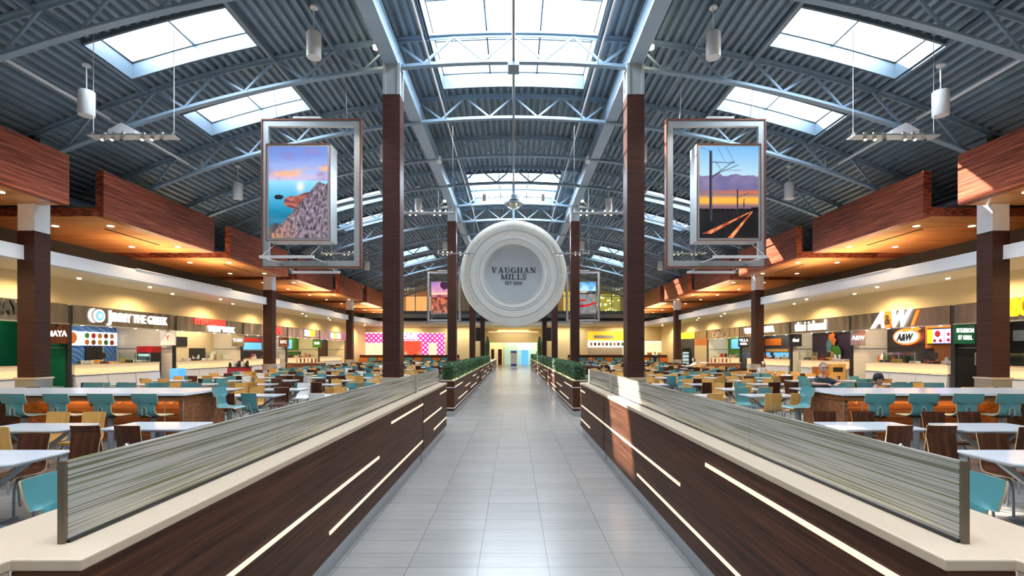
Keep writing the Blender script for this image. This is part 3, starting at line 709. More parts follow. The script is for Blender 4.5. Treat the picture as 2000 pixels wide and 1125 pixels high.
MB().lathe([(.10, 9.72), (.50, 9.60), (.52, 9.52), (.44, 9.52)], (0, 26.3, 0), 28).build('shade', M['greymetal'], t, smooth=True)
MB().lathe([(.001, 9.58), (.40, 9.56), (.34, 9.36), (.12, 9.26), (.001, 9.26)], (0, 26.3, 0), 24).build('lens', M['chrome'], t, smooth=True)
for s, sd in ((-1, 'left'), (1, 'right')):
    for (yy, xx, zz, nm) in ((14.0, 3.85, 10.32, 'nearest'), (24.9, 1.45, 9.2, 'middle'), (28.0, 3.85, 10.2, 'second-row')):
        t = thing('bullet_spot', '%s white bullet spotlight shining beside the %s girder' % (nm, sd), 'spotlight', (s*xx, yy, zz), 'girder spotlights')
        MB().tube((s*xx, yy, zz+.05), (s*xx, yy-.05, zz+.40), .09, 14).build('housing', M['pendant'], t)
        MB().lathe([(.001, -.05), (.08, -.03), (.08, .03), (.001, .03)], (s*xx, yy, zz), 14).build('lens', emat('spot_glare', (1, .85, .55), 30), t)
        if nm != 'nearest': pass
# ================================================================ PENDANTS
def pendant():
    t = thing('cylinder_pendant', None, 'pendant lamp', (0, 0, 0), 'cylinder pendants')
    MB().lathe([(.16, 0), (.175, 0), (.18, .04), (.18, .60), (.17, .62), (.001, .62)], n=24).build('shade', M['pendant'], t, smooth=True)
    MB().lathe([(.001, .03), (.16, .03), (.16, .05), (.001, .05)], n=20).build('lens', M['lampcool'], t)
    MB().tube((0,0,.6), (0,0,1.25), .014, 8).lathe([(.001, 1.25), (.10, 1.25), (.10, 1.29), (.001, 1.29)], n=16).build('stem', M['pendant'], t)
    return t
p0 = pendant(); fst = True
for k, y in enumerate((12.65, 19.6, 26.5, 36.9, 47.3)):
    for s, sd in ((-1, 'left'), (1, 'right')):
        for xx, z, nm in ((5.05, 9.25, 'inner'), (10.8, 7.78, 'outer')):
            o = p0 if fst else copy_tree(p0); fst = False
            o.location = (s*xx, y, z); o['label'] = 'white cylinder pendant lamp, %s %s line, %s from the camera' % (nm, sd, ords[k])
            c = MB().tube((s*xx, y, z+1.29), (s*xx, y, arcz(xx)+.03), .008, 6)
            spot_light('pendant_spot', (s*xx, y, z-.05), 260 if k < 3 else 320, (1.0, .93, .82), 2.2)
# ================================================================ HANGING PICTURES
def lin(c): return tuple((v/12.92 if v <= .04045 else ((v+.055)/1.055)**2.4) for v in c)
def mix(a, b, t):
    t = max(0, min(1, t)); return tuple(x+(y-x)*t for x, y in zip(a, b))
def nz(u, v, s=1, o=0): return noise.noise(Vector((u*s+o, v*s, o*1.7)))
def fbm(u, v, s=1, o=0): return sum(nz(u, v, s*2**k, o+k)/2**k for k in range(4))
def pic_sea(u, v):
    if v > .626:
        t = (v-.626)/.374
        c = mix((.70,.72,.86), (.45,.55,.80), t*1.3); c = mix(c, (.36,.46,.74), max(0, t-.5)*1.2)
        n = fbm(u*1.2-v*2, v*3.4+u*.9, 2.2, 3); c = mix(c, (.50,.48,.70), max(0, n)*1.2)
        b = math.exp(-((v-.70-.09*(u-.3))/.035)**2)*max(0, fbm(u, v*4, 2.5, 8)+.35); c = mix(c, (.98,.66,.50), b*1.5)
        return mix(c, (.82,.66,.72), math.exp(-((v-.665)/.03)**2)*.4)
    t = (.626-v)/.626
    c = mix((.56,.80,.93), (.12,.52,.66), t*2.0); c = mix(c, (.05,.20,.30), t*1.9-.9)
    c = mix(c, (1,.90,.80), math.exp(-((u-.54)/.06)**2)*math.exp(-((v-.56)/.06)**2)*.9)
    c = mix(c, (.5,.75,.85), max(0, fbm(u*.6, v*5, 2, 5))*.35)
    if ((u-.17)/.075)**2+((v-.447)/.026)**2 < 1+.4*nz(u, v, 30): c = (.10,.12,.18)
    n = fbm(u, v, 9, 1)
    # red layered rock
    if .26 < u < .72 and .29+.25*max(0, u-.45) < v < .43+.06*min(1, (u-.26)*3)+.10*max(0, u-.5)+.015*n and v > .36-.28*(u-.26)*(1 if u < .5 else .86):
        c = mix((.42,.22,.22), (.72,.42,.36), .5+.9*math.sin(v*90+n*3)*.5+n*.5)
    if v > .30 and .50 < u and v < .30+(u-.50)*.80+.03*n and v < .60+.04*n: c = mix((.22,.15,.25), (.48,.34,.42), .5+n)
    # granite boulder
    top = .0+.05+.62*max(0, (u-.06)/.86)**1.05+.015*n
    if u > .86: top = .60-.35*(u-.92)
    if u > .05 and v < top:
        g = nz(u, v, 60, 2)*.5+nz(u, v, 25, 4)*.6
        c = mix((.30,.26,.32), (.66,.59,.62), .45+g); c = mix(c, (.80,.55,.42), max(0, .55-u)*max(0, .35-v)*5); c = mix(c, (.18,.12,.18), max(0, g*-1.5-.1))
    elif v < .17-.5*abs(u-.12) and u < .24: c = mix((.25,.27,.28), (.42,.38,.36), .5+n)
    return c
def pic_rail(u, v):
    if v > .30:
        if v > .70: c = mix((.66,.78,.84), (.42,.64,.84), (v-.70)/.30)
        else: c = mix((.70,.76,.82), (.66,.78,.84), (v-.6)*10)
        cl = fbm(u*1.2, v*2.2, 3, 7); ct = .72+.05*cl-.1*abs(u-.5)
        if v < ct: c = mix(mix((.40,.38,.54), (.52,.46,.60), .5+cl), (.30,.30,.44), max(0, (.6-v)*3))
        b = math.exp(-((v-.41)/.05)**2); c = mix(c, (.99,.66,.25), b*1.15-.1*max(0, cl)*3)
        c = mix(c, (.95,.42,.16), math.exp(-((v-.50)/.02)**2)*.5*(.5+u)); c = mix(c, (.55,.36,.36), math.exp(-((v-.33)/.02)**2)*.7)
    else: c = mix((.07,.07,.08), (.14,.11,.11), .5+fbm(u, v, 8, 2))
    if v < .32+.012*nz(u, 0, 30)+(.015 if u > .88 else 0) and v > .29: c = (.06,.05,.06)
    def rail(x0, y0, x1, y1, w0, w1):
        t = (v-y0)/(y1-y0)
        return 0 <= t <= 1 and abs(u-(x0+(x1-x0)*t)) < w0+(w1-w0)*t
    if rail(.12, .045, .88, .29, .075, .012): c = mix((.62,.22,.12), (.98,.62,.45), .5+nz(u, v, 12))
    if rail(.52, 0, .90, .29, .045, .007): c = mix((.72,.28,.12), (.98,.66,.42), .5+nz(u, v, 12, 3))
    def seg(x0, y0, x1, y1, w_):
        d = Vector((x1-x0, (y1-y0)*1.5)); p_ = Vector((u-x0, (v-y0)*1.5)); t = max(0, min(1, p_.dot(d)/d.length_squared))
        return (p_-d*t).length < w_
    if .165 < u < .215 and .18 < v < .955: c = (.13,.13,.17) if u < .19 else (.24,.24,.30)
    for sg in ((.21,.83,.60,.82,.006), (.21,.66,.58,.84,.006), (.21,.68,.66,.80,.005), (.33,.74,.70,.74,.004), (.27,.84,.36,.75,.004), (.645,.27,.645,.53,.010), (.75,.29,.755,.43,.007), (.65,.44,.84,.49,.004), (.20,.95,.02,.99,.003), (.45,1,.58,.84,.003), (.30,1,.42,.85,.003)):
        if seg(*sg): c = (.16,.16,.20)
    return c
def pic_beach(u, v):
    n = fbm(u, v, 4, 3)
    if v > .58: c = mix((.90,.62,.66), (.62,.42,.70), (v-.58)*2.2+n*.4); c = mix(c, (.98,.80,.62), math.exp(-((v-.62)/.03)**2)); c = mix(c, (.25,.12,.25), 1 if ((u-.8)/.45)**2+((v-.92)/.16)**2 < 1+n else 0)
    elif v > .50: c = mix((.80,.45,.50), (.45,.22,.30), n+.5)
    else: c = mix((.80,.42,.30), (.35,.18,.16), .5+fbm(u+v, v-u*.6, 6, 5)*1.3); c = mix(c, (.85,.66,.50), max(0, .4-v)*1.6*(.5+n))
    return c
def pic_canoe(u, v):
    n = fbm(u, v, 5, 2)
    if v > .70: c = mix((.70,.85,.92), (.18,.50,.75), (v-.7)*3+n*.6)
    elif v > .60: c = mix((.10,.14,.16), (.30,.30,.30), n+.4)
    else: c = mix((.40,.42,.44), (.58,.56,.54), .5+n)
    b = .18+.10*u
    if abs(v-b-.06*(u-.5)**2*4) < .035 and u > .08: c = (.80,.10,.12) if n > -.2 else (.55,.05,.08)
    if abs(v-.40-.05*(u-.3)**2*3) < .028 and u < .5: c = (.70,.12,.14)
    if abs(v-.66-.03*u) < .02 and u < .6: c = (.85,.70,.60)
    return c
def painted(name, fn, nx, ny, x0, x1, z0, z1, y, parent):
    me = bpy.data.meshes.new(name); o_ = Vector(parent.location)
    if parent.parent: o_ = o_+parent.parent.location
    v = [(x0+(x1-x0)*i/nx-o_.x, y-o_.y, z0+(z1-z0)*j/ny-o_.z) for j in range(ny+1) for i in range(nx+1)]
    f = [(j*(nx+1)+i, j*(nx+1)+i+1, (j+1)*(nx+1)+i+1, (j+1)*(nx+1)+i) for j in range(ny) for i in range(nx)]
    me.from_pydata(v, [], f); ca = me.color_attributes.new('Col', 'FLOAT_COLOR', 'POINT')
    buf = []
    for j in range(ny+1):
        for i in range(nx+1): buf += list(lin(tuple(max(0, min(1, q)) for q in fn(i/nx, j/ny))))+[1.0]
    ca.data.foreach_set('color', buf); me.materials.append(M['print'])
    ob = bpy.data.objects.new(name, me); COL.objects.link(ob); ob.parent = parent; return ob
def picture_frame(s, y, fn, res, label):
    t = thing('hanging_picture_frame', label, 'picture frame', (s*5.88, y, 6.4), 'hanging picture frames')
    yf = y+.15
    def X(a, b): return (s*a, s*b)
    x0, x1, z0, z1, k = 4.47, 7.30, 4.29, 8.54, .17
    mb = MB().box(s*x0, s*(x0+k), yf, yf+.12, z0, z1).box(s*(x1-k), s*x1, yf, yf+.12, z0, z1).box(s*(x0+k), s*(x1-k), yf, yf+.12, z0, z0+k).box(s*(x0+k), s*(x1-k), yf, yf+.12, z1-k, z1)
    mb.build('outer_frame', M['frame'], t)
    e = .035
    mb = MB().box(s*(x0-e), s*x0, yf-.03, yf+.15, z0-e, z1+e).box(s*x1, s*(x1+e), yf-.03, yf+.15, z0-e, z1+e).box(s*x0, s*x1, yf-.03, yf+.15, z0-e, z0).box(s*x0, s*x1, yf-.03, yf+.15, z1, z1+e)
    mb.build('copper_edging', M['copper'], t)
    a, b, c, d = 5.13, 6.94, 4.92, 7.64; yb = y-.40
    bx = MB().box(s*a, s*b, yb+.02, yb+.54, c, d).build('light_box', M['frame'], t)
    m2 = MB().box(s*a, s*(a+.02), yb, yb+.02, c, d).box(s*(b-.02), s*b, yb, yb+.02, c, d).box(s*(a+.02), s*(b-.02), yb, yb+.02, c, c+.02).box(s*(a+.02), s*(b-.02), yb, yb+.02, d-.02, d)
    m2.build('dark_lip', M['copper'], bx)
    xa, xb = sorted((s*(a+.08), s*(b-.08)))
    painted('printed_picture', fn, res[0], res[1], xa, xb, c+.08, d-.08, yb+.012, bx)
    for yy, zz in ((y-1.0, 4.32), (y+1.0, 4.22)):
        MB().box(s*5.35, s*6.80, yy-.035, yy+.035, zz, zz+.07).build('light_bar', M['white'], t)
    for xx in (5.45, 6.75):
        MB().tube((s*xx, yf-.06, z0+.11), (s*xx, yf-.005, z0+.11), .06, 14).build('hub_disc', M['chrome'], t)
        MB().tube((s*xx, yf-.03, z0+.11), (s*xx, y-1.0, 4.35), .012, 6).tube((s*xx, yf-.03, z0+.11), (s*xx, y+1.0, 4.25), .012, 6).tube((s*xx, y-1.0, 4.38), (s*xx, yb+.3, 4.93), .005, 5).tube((s*xx, y+1.0, 4.28), (s*xx, yf+.1, 5.4), .005, 5).build('support_arm', M['white'], t)
    MB().box(s*5.6, s*6.4, yf-.05, yf+.1, z1+e, z1+e+.06).build('top_light_bar', M['white'], t)
    for xx in (4.85, 6.9):
        MB().tube((s*xx, yf+.05, z1+e), (s*xx, y, arcz(xx, .88)), .009, 6).build('hanging_cable', M['greymetal'], t)
picture_frame(-1, 14.4, pic_sea, (170, 250), 'large hanging frame with a lit seascape print of rocks, nearest left')
picture_frame(1, 14.4, pic_rail, (170, 250), 'large hanging frame with a lit sunset railway print, nearest right')
picture_frame(-1, 42.2, pic_beach, (60, 90), 'distant hanging frame with a pink sunset shore print, far left')
picture_frame(1, 42.2, pic_canoe, (60, 90), 'distant hanging frame with a red canoe print, far right')
# spotlight racks
def rack():
    t = thing('spotlight_rack', None, 'spotlight rack', (0,0,0), 'hanging spotlight racks')
    MB().box(-.93, .93, -.13, .13, 0, .025).build('tray', M['frame'], t)
    for i, xx in enumerate((-.62, -.42, -.22, .22, .42, .62)):
        h = MB().tube((xx, 0, .02), (xx, 0, .13), .012, 6).tube((xx, .0, .13), (xx+.02, -.04, .05), .045, 10)
        hd = MB().tube((xx, 0, .10), (xx+.01*(i-3), -.05, -.07), .04, 12).build('spot_head', M['chrome'], t)
        MB().tube((xx+.01*(i-3), -.051, -.072), (xx+.01*(i-3), -.053, -.078), .03, 12).build('lens', M['lamp'] if i not in (2, 5) else M['black'], hd)
    for xx in (-.88, .88):
        MB().path([(xx, -.1, .02), (xx, 0, .14), (xx, .1, .02)], .008, 5).tube((xx, 0, .14), (xx, 0, 2.9), .006, 5).build('cable', M['chrome'], t)
    return t
rk = rack(); f_ = True
for (yy, xx, zz, nm) in ((10.93, 8.3, 6.5, 'nearest'), (17.9, 3.05, 6.75, 'second'), (24.8, 8.6, 6.65, 'third'), (24.85, 2.85, 6.65, 'beside the white disc'), (38.7, 8.6, 6.6, 'farthest')):
    for s, sd in ((-1, 'left'), (1, 'right')):
        o = rk if f_ else copy_tree(rk); f_ = False; o.location = (s*xx, yy, zz)
        o['label'] = 'slim hanging rack of small spotlights, %s, %s side' % (nm, sd)
        for ch in o.children:
            if ch.name.startswith('cable'): ch.scale.z = (arcz(xx+.9, .885)-zz)/2.9
for s, sd in ((-1, 'left'), (1, 'right')):
    tag(MB().prism([(-.38, 0), (.38, 0), (.38, .10), (0, .30), (-.38, .10)], ((s*11.1, 14.4, 8.0), (1,0,0), (0,0,1), (0,-1,0)), -.12, .25).build('junction_box', M['white']), 'pale peaked junction box under the roof truss above the nearest %s seating' % sd, 'junction box', kind='thing')
    tag(MB().tube((s*3.1, 21.0, 9.75), (s*3.1, 21.0, 9.98), .07, 12).tube((s*3.1, 20.9, 9.72), (s*3.1, 21.0, 9.85), .10, 12).build('security_camera', M['pendant']), 'white dome security camera fixed below the %s girder' % sd, 'camera', kind='thing')

# ================================================================ CHAIRS, STOOLS, TABLES
def shell_mesh(prof, name, mat, nu=7, th=.012, curve=.03):
    """prof: (y, z, width, curve weight). Bent ply with real thickness; edge faces use the pale ply edge"""
    n = len(prof); V = []; nrm = []
    for i, (y, z, w_, c) in enumerate(prof):
        a = prof[max(i-1, 0)]; b = prof[min(i+1, n-1)]; d = Vector((0, b[0]-a[0], b[1]-a[1])).normalized(); nrm.append(Vector((0, -d.z, d.y)))
    F = []; mi = []
    for side in (0, 1):
        for i, (y, z, w_, c) in enumerate(prof):
            for k in range(nu):
                u = -1+2*k/(nu-1); p_ = Vector((u*w_/2, y+curve*c*u*u, z))+nrm[i]*(th if side else 0); V.append(p_)
    o2 = n*nu
    for i in range(n-1):
        for k in range(nu-1):
            a = i*nu+k; F.append((a, a+1, a+nu+1, a+nu)); mi.append(0); F.append((o2+a+nu, o2+a+nu+1, o2+a+1, o2+a)); mi.append(0)
        for a in (i*nu, i*nu+nu-1): F.append((a, a+nu, o2+a+nu, o2+a)); mi.append(1)
    for r in (0, (n-1)*nu):
        for k in range(nu-1): F.append((r+k, o2+r+k, o2+r+k+1, r+k+1)); mi.append(1)
    me = bpy.data.meshes.new(name); me.from_pydata([tuple(p_) for p_ in V], [], F); me.materials.append(mat); me.materials.append(M['edge'])
    for i, p_ in enumerate(me.polygons): p_.material_index = mi[i]; p_.use_smooth = mi[i] == 0
    bm = bmesh.new(); bm.from_mesh(me); bmesh.ops.recalc_face_normals(bm, faces=bm.faces); bm.to_mesh(me); bm.free()
    try: me.set_sharp_from_angle(angle=0.8)
    except Exception: pass
    return me
PCH = [(.235,.425,.38,0), (.215,.448,.40,0), (.10,.452,.41,0), (-.02,.442,.41,0), (-.12,.445,.40,.2), (-.175,.468,.39,.5), (-.205,.52,.375,.8), (-.222,.62,.36,1), (-.24,.74,.36,1), (-.262,.86,.375,1), (-.264,.868,.36,1)]
PST = [(.21,.715,.40,0), (.19,.738,.44,0), (.06,.742,.46,0), (-.06,.738,.46,0), (-.13,.748,.42,.3), (-.165,.775,.36,.6), (-.18,.82,.31,.8), (-.19,.88,.31,1), (-.196,.945,.32,1), (-.197,.952,.44,1), (-.205,.985,.45,1), (-.222,1.04,.46,1), (-.24,1.115,.46,1), (-.242,1.125,.45,1)]
CM = {k: M[k] for k in ('walnut', 'maple', 'teal', 'chairwhite')}
CHM = {k: shell_mesh(PCH, 'seat_shell', m_) for k, m_ in CM.items()}
STM = shell_mesh(PST, 'stool_shell', M['teal'])
def mesh_of(mb, name, mat, smooth=False):
    o = mb.build(name, mat, smooth=smooth); me = o.data; bpy.data.objects.remove(o); return me
def legs_front(s): return MB().path([(s*.19, .21, 0), (s*.18, .19, .30), (s*.16, .14, .40), (s*.10, .0, .425)], .013, 8)
def legs_back(s): return MB().path([(s*.19, -.25, 0), (s*.18, -.21, .28), (s*.16, -.15, .39), (s*.10, .0, .425)], .013, 8)
LEGM = [mesh_of(f(s), 'leg', M['greymetal'], True) for f in (legs_front, legs_back) for s in (-1, 1)]
BRM = mesh_of(MB().path([(-.035, -.225, .50), (-.03, -.243, .60), (0, -.248, .625), (.03, -.243, .60), (.035, -.225, .50), (.05, -.16, .43)], .011, 6).box(-.06, .06, -.16, .06, .425, .437), 'back_bracket', M['chrome'], True)
fl = MB()
for f in (legs_front, legs_back):
    for s in (-1, 1):
        q = f(s); fl.add(q.v, q.f)
LEGSALL = mesh_of(fl, 'leg_frame', M['greymetal'])
def link(name, me, parent=None):
    o = bpy.data.objects.new(name, me); COL.objects.link(o); o.parent = parent; return o
def chair_full(kind):
    t = thing('plywood_chair', None, 'chair', (0,0,0), None); link('seat_shell', CHM[kind], t); link('back_bracket', BRM, t)
    for m_ in LEGM: link('leg', m_, t)
    return t
def chair_mid(kind):
    t = thing('plywood_chair', None, 'chair', (0,0,0), None); link('seat_shell', CHM[kind], t); link('leg_frame', LEGSALL, t); return t
FULL = {}; MIDC = {}
CNAME = {'walnut': 'dark walnut', 'maple': 'pale maple', 'teal': 'teal', 'chairwhite': 'white'}
n_chair = 0
def put_chair(kind, x, y, rz, label, near=True):
    global n_chair
    d = FULL if near else MIDC
    if kind not in d: o = d[kind] = (chair_full if near else chair_mid)(kind)
    else: o = copy_tree(d[kind])
    o.location = (x, y, 0); o.rotation_euler = (0, 0, rz); o['label'] = label; o['group'] = 'food court chairs'; n_chair += 1; return o
def table_proto():
    t = thing('cafe_table', None, 'table', (0,0,0), 'food court tables')
    mb = MB(); W, D, c = .61, .36, .05
    def ring(i, z): return [(-W+i+c,-D+i,z),(W-i-c,-D+i,z),(W-i,-D+i+c,z),(W-i,D-i-c,z),(W-i-c,D-i,z),(-W+i+c,D-i,z),(-W+i,D-i-c,z),(-W+i,-D+i+c,z)]
    mb.add(ring(0, .75)+ring(0, .735), [tuple(range(8))]+[(i, (i+1)%8, 8+(i+1)%8, 8+i) for i in range(8)]+[tuple(reversed(range(8, 16)))])
    mb.build('tabletop', M['tabletop'], t)
    mb = MB(); mb.add(ring(0.004, .7345)+ring(.035, .705), [tuple(range(8))]+[(i, (i+1)%8, 8+(i+1)%8, 8+i) for i in range(8)]+[tuple(reversed(range(8, 16)))])
    mb.build('table_edge', M['tableedge'], t)
    MB().box(-.05, .05, -.05, .05, .02, .40).box(-.035, .035, -.035, .035, .40, .70).build('pedestal', M['greymetal'], t)
    MB().bar((-.45, 0, .69), (-.04, 0, .38), .06, .04).bar((.45, 0, .69), (.04, 0, .38), .06, .04).build('strut', M['greymetal'], t)
    MB().box(-.36, .36, -.035, .035, 0, .03).box(-.035, .035, -.32, .32, 0, .03).build('foot', M['greymetal'], t)
    return t
tp = None
def put_table(x, y, label):
    global tp
    if tp is None: tp = table_proto(); o = tp
    else: o = copy_tree(tp)
    o.location = (x, y, 0); o['label'] = label; return o
def stool_proto():
    t = thing('bar_stool', None, 'bar stool', (0,0,0), 'teal bar stools'); link('seat_shell', STM, t)
    MB().path([(-.04, -.20, .76), (-.035, -.205, .86), (0, -.21, .905), (.035, -.205, .86), (.04, -.20, .76), (.05, -.12, .73)], .013, 7).build('back_bracket', M['chrome'], t, smooth=True)
    MB().lathe([(.001, 0), (.17, 0), (.16, .02), (.045, .03), (.045, .70), (.001, .70)], n=18).build('pedestal', M['greymetal'], t, smooth=True)
    MB().box(-.14, .14, -.12, .12, .70, .733).build('seat_plate', M['black'], t)
    return t
sp_ = None
def put_stool(x, y, rz, label):
    global sp_
    if sp_ is None: sp_ = stool_proto(); o = sp_
    else: o = copy_tree(sp_)
    o.location = (x, y, 0); o.rotation_euler = (0,0,rz); o['label'] = label; return o
# nearest explicit sets
def both(f):
    f(-1, 'left'); f(1, 'right')
def near_set(s, sd):
    L_ = s < 0
    put_table(s*5.47, 5.17, 'white cafe table nearest to the camera on the %s' % sd)
    put_table(s*6.85, 7.22, 'white cafe table in front of the tall bar at the %s frame edge' % sd)
    put_table(s*5.20, 7.34, 'white cafe table in front of the tall bar end, %s side' % sd)
    put_chair('walnut', s*5.08, 5.70, PI+.05*s, 'dark walnut chair behind the nearest %s table, aisle side' % sd)
    put_chair('walnut', s*5.67, 5.69, PI, 'dark walnut chair behind the nearest %s table, outer side' % sd)
    put_chair('maple' if L_ else 'walnut', s*6.66, 6.70, .12*s, '%s chair before the %s edge table, back to camera' % ('pale maple' if L_ else 'dark walnut', sd))
    put_chair('walnut', s*5.64, 6.80, -.08*s, 'dark walnut chair before the %s bar-end table, outer seat' % sd)
    put_chair('walnut', s*5.05, 6.80, .10*s, 'dark walnut chair before the %s bar-end table, aisle seat' % sd)
    put_chair('maple' if L_ else 'walnut', s*6.70, 7.76, PI, '%s chair under the tall bar facing camera, %s' % ('pale maple' if L_ else 'dark walnut', 'right of the left pair' if L_ else 'left of the right-hand pair'))
    put_chair('maple' if L_ else 'walnut', s*7.27, 7.76, PI, '%s chair under the tall bar facing camera, %s' % ('pale maple' if L_ else 'dark walnut', 'left of the left pair' if L_ else 'right of the right-hand pair'))
    if not L_:
        put_chair('walnut', 5.0, 7.82, PI, 'dark walnut chair behind the right bar-end table, aisle seat')
        put_chair('walnut', 5.62, 7.82, PI, 'dark walnut chair behind the right bar-end table, outer seat')
    put_stool(s*2.52, 3.0, -s*-(PI/2)*1, 'teal stool pulled up behind the near end of the %s counter' % sd)
    # tall bar
    t = thing('tall_bar', 'tall mahogany bar with white top and amber underlight, %s side' % sd, 'bar table', (s*8.9, 9.7, 0), 'tall bars')
    o = MB().prism([(s*5.92, 9.0), (s*13.0, 9.0), (s*13.0, 10.38), (s*5.92, 10.38)], ((0,0,0),(1,0,0),(0,1,0),(0,0,1)), 1.035, 1.075).build('bar_top', M['tabletop'], t)
    MB().box(s*5.97, s*8.95, 9.04, 10.34, .93, 1.03).build('apron', M['barwood'], t)
    MB().box(s*5.98, s*6.06, 9.06, 10.32, 0, .93).build('end_panel', M['barwood'], t)
    MB().box(s*8.86, s*8.94, 9.06, 10.32, 0, .93).build('end_panel', M['barwood'], t)
    MB().box(s*5.972, s*5.98, 9.05, 9.058, 0, 1.03).box(s*6.30, s*6.315, 9.045, 9.055, 0, 1.0).build('metal_edge_trim', M['chrome'], t)
    MB().box(s*6.06, s*8.86, 9.62, 9.78, .12, .93).build('front_panel', M['barwood'], t)
    MB().box(s*6.1, s*8.8, 9.50, 9.52, .915, .928).build('amber_light_strip', M['ledhot'], t)
    MB().box(s*6.10, s*8.85, 9.66, 9.74, 0, .12).build('toe_kick', M['toekick'], t)
    for xx in (6.9, 8.1): MB().box(s*xx-.04, s*xx+.04, 9.595, 9.618, .80, .92).build('power_outlet', M['black'], t)
    for xx in (6.55, 7.55): MB().path([(s*xx-.03, 9.60, .86), (s*xx-.02, 9.56, .84), (s*xx+.02, 9.56, .84), (s*xx+.03, 9.60, .87)], .007, 5).build('bag_hook', M['chrome'], t)
    MB().box(s*9.9, s*13.0, 9.35, 10.1, 0, 1.03).build('outer_cabinet', M['barwood'], t)
    for i, xx in enumerate((6.2, 6.94, 7.69, 8.42)):
        put_stool(s*xx, 8.62, s*-.16*(0 if L_ else 1)+(-.06 if L_ else 0), 'teal stool in front of the tall %s bar, %s from the aisle' % (sd, ords[i]))
    for i, xx in enumerate((7.2, 7.92, 8.66, 9.4)):
        put_stool(s*xx, 10.98, PI, 'teal stool behind the tall %s bar, %s from the aisle' % (sd, ords[i]))
    put_stool(s*5.62, 9.9, s*-PI/2*-1, 'teal stool at the aisle end of the tall %s bar' % sd)
    put_chair('teal', s*8.95, 7.35, PI/2*s, 'teal chair at the %s frame edge below the tall bar' % sd)
both(near_set)
# the field
colsx = [4.35, 6.35, 8.35, 10.35, 12.35]
far_mb = {k: [] for k in CM}; R_ = random.Random(21); rows = []
y = 12.3
while y < 52: rows.append(y); y += 2.0 if y < 30 else 2.2
for ri, y in enumerate(rows):
    for ci_, x in enumerate(colsx):
        for s, sd in ((-1, 'left'), (1, 'right')):
            if any(abs(y-r) < .75 for r in (14.4, 28.3, 42.2)) and ci_ == 0: pass
            xx = s*(x+R_.uniform(-.12, .12)+(0.25 if ri % 2 else 0)); yy = y+R_.uniform(-.12, .12)
            if any(abs(abs(xx)-cx) < 1.0 and abs(yy-r) < 1.25 for r in (14.4, 28.3, 42.2) for cx in (3.46, 13.8)): continue
            if ci_ == 0 and R_.random() < .08: continue
            pos = '%s %s row' % ('the', ords[ri]) if ri < 15 else 'a far row'
            zone = 'nearest' if ri < 3 else ''
            if ri < 15: put_table(xx, yy, 'white table, %s from the aisle, %s row past the tall %s bar' % (ords[ci_], ords[ri], sd))
            else: put_table(xx, yy, 'white table, %s from the %s aisle edge, row %s before the end wall' % (ords[ci_], sd, ords[len(rows)-1-ri]))
            w_ = (.34, .30, .28, .08) if s < 0 else (.22, .52, .26, .0)
            if s > 0 and ri > 6: w_ = (.4, .25, .33, .02)
            for q, (dx, dy, rz, wn) in enumerate(((-.30, -.62, 0, 'near'), (.30, -.60, 0, 'near'), (-.30, .62, PI, 'far'), (.30, .60, PI, 'far'))):
                if R_.random() < .06: continue
                kind = R_.choices(('walnut', 'maple', 'teal', 'chairwhite'), w_)[0]
                if s < 0 and ri == 0 and ci_ == 0: kind = ('chairwhite', 'chairwhite', 'maple', 'chairwhite')[q]
                if s < 0 and ri == 0 and ci_ == 1: kind = ('walnut', 'teal', 'maple', 'walnut')[q]
                cx, cy, rr = xx+dx+R_.uniform(-.05, .05), yy+dy+R_.uniform(-.07, .05), rz+R_.uniform(-.22, .22)
                if ri < 7 and n_chair < 270:
                    side = 'aisle' if (dx*s < 0) else 'outer'
                    put_chair(kind, cx, cy, rr, '%s chair, %s %s seat, %s table out, %s row past the %s bar' % (CNAME[kind].split()[-1], wn, side, ords[ci_], ords[ri], sd), near=ri < 2)
                else: far_mb[kind].append((cx, cy, rr))
chs = []; mats_ = [M['walnut'], M['maple'], M['teal'], M['chairwhite'], M['greymetal']]
V, F, MI = [], [], []
for mi_, k in enumerate(CM):
    for (cx, cy, rr) in far_mb[k]:
        c_, s_ = math.cos(rr), math.sin(rr)
        for me, mm in ((CHM[k], mi_), (LEGSALL, 4)):
            b = len(V)
            for v in me.vertices: V.append((cx+v.co.x*c_-v.co.y*s_, cy+v.co.x*s_+v.co.y*c_, v.co.z))
            for p_ in me.polygons: F.append(tuple(i+b for i in p_.vertices)); MI.append(mm)
me = bpy.data.meshes.new('distant_chairs'); me.from_pydata(V, [], F)
for m_ in mats_: me.materials.append(m_)
me.polygons.foreach_set('material_index', MI)
o = link('distant_chairs', me); tag(o, 'mass of distant plywood chairs filling the far rows of both seating areas', 'chairs', kind='stuff')
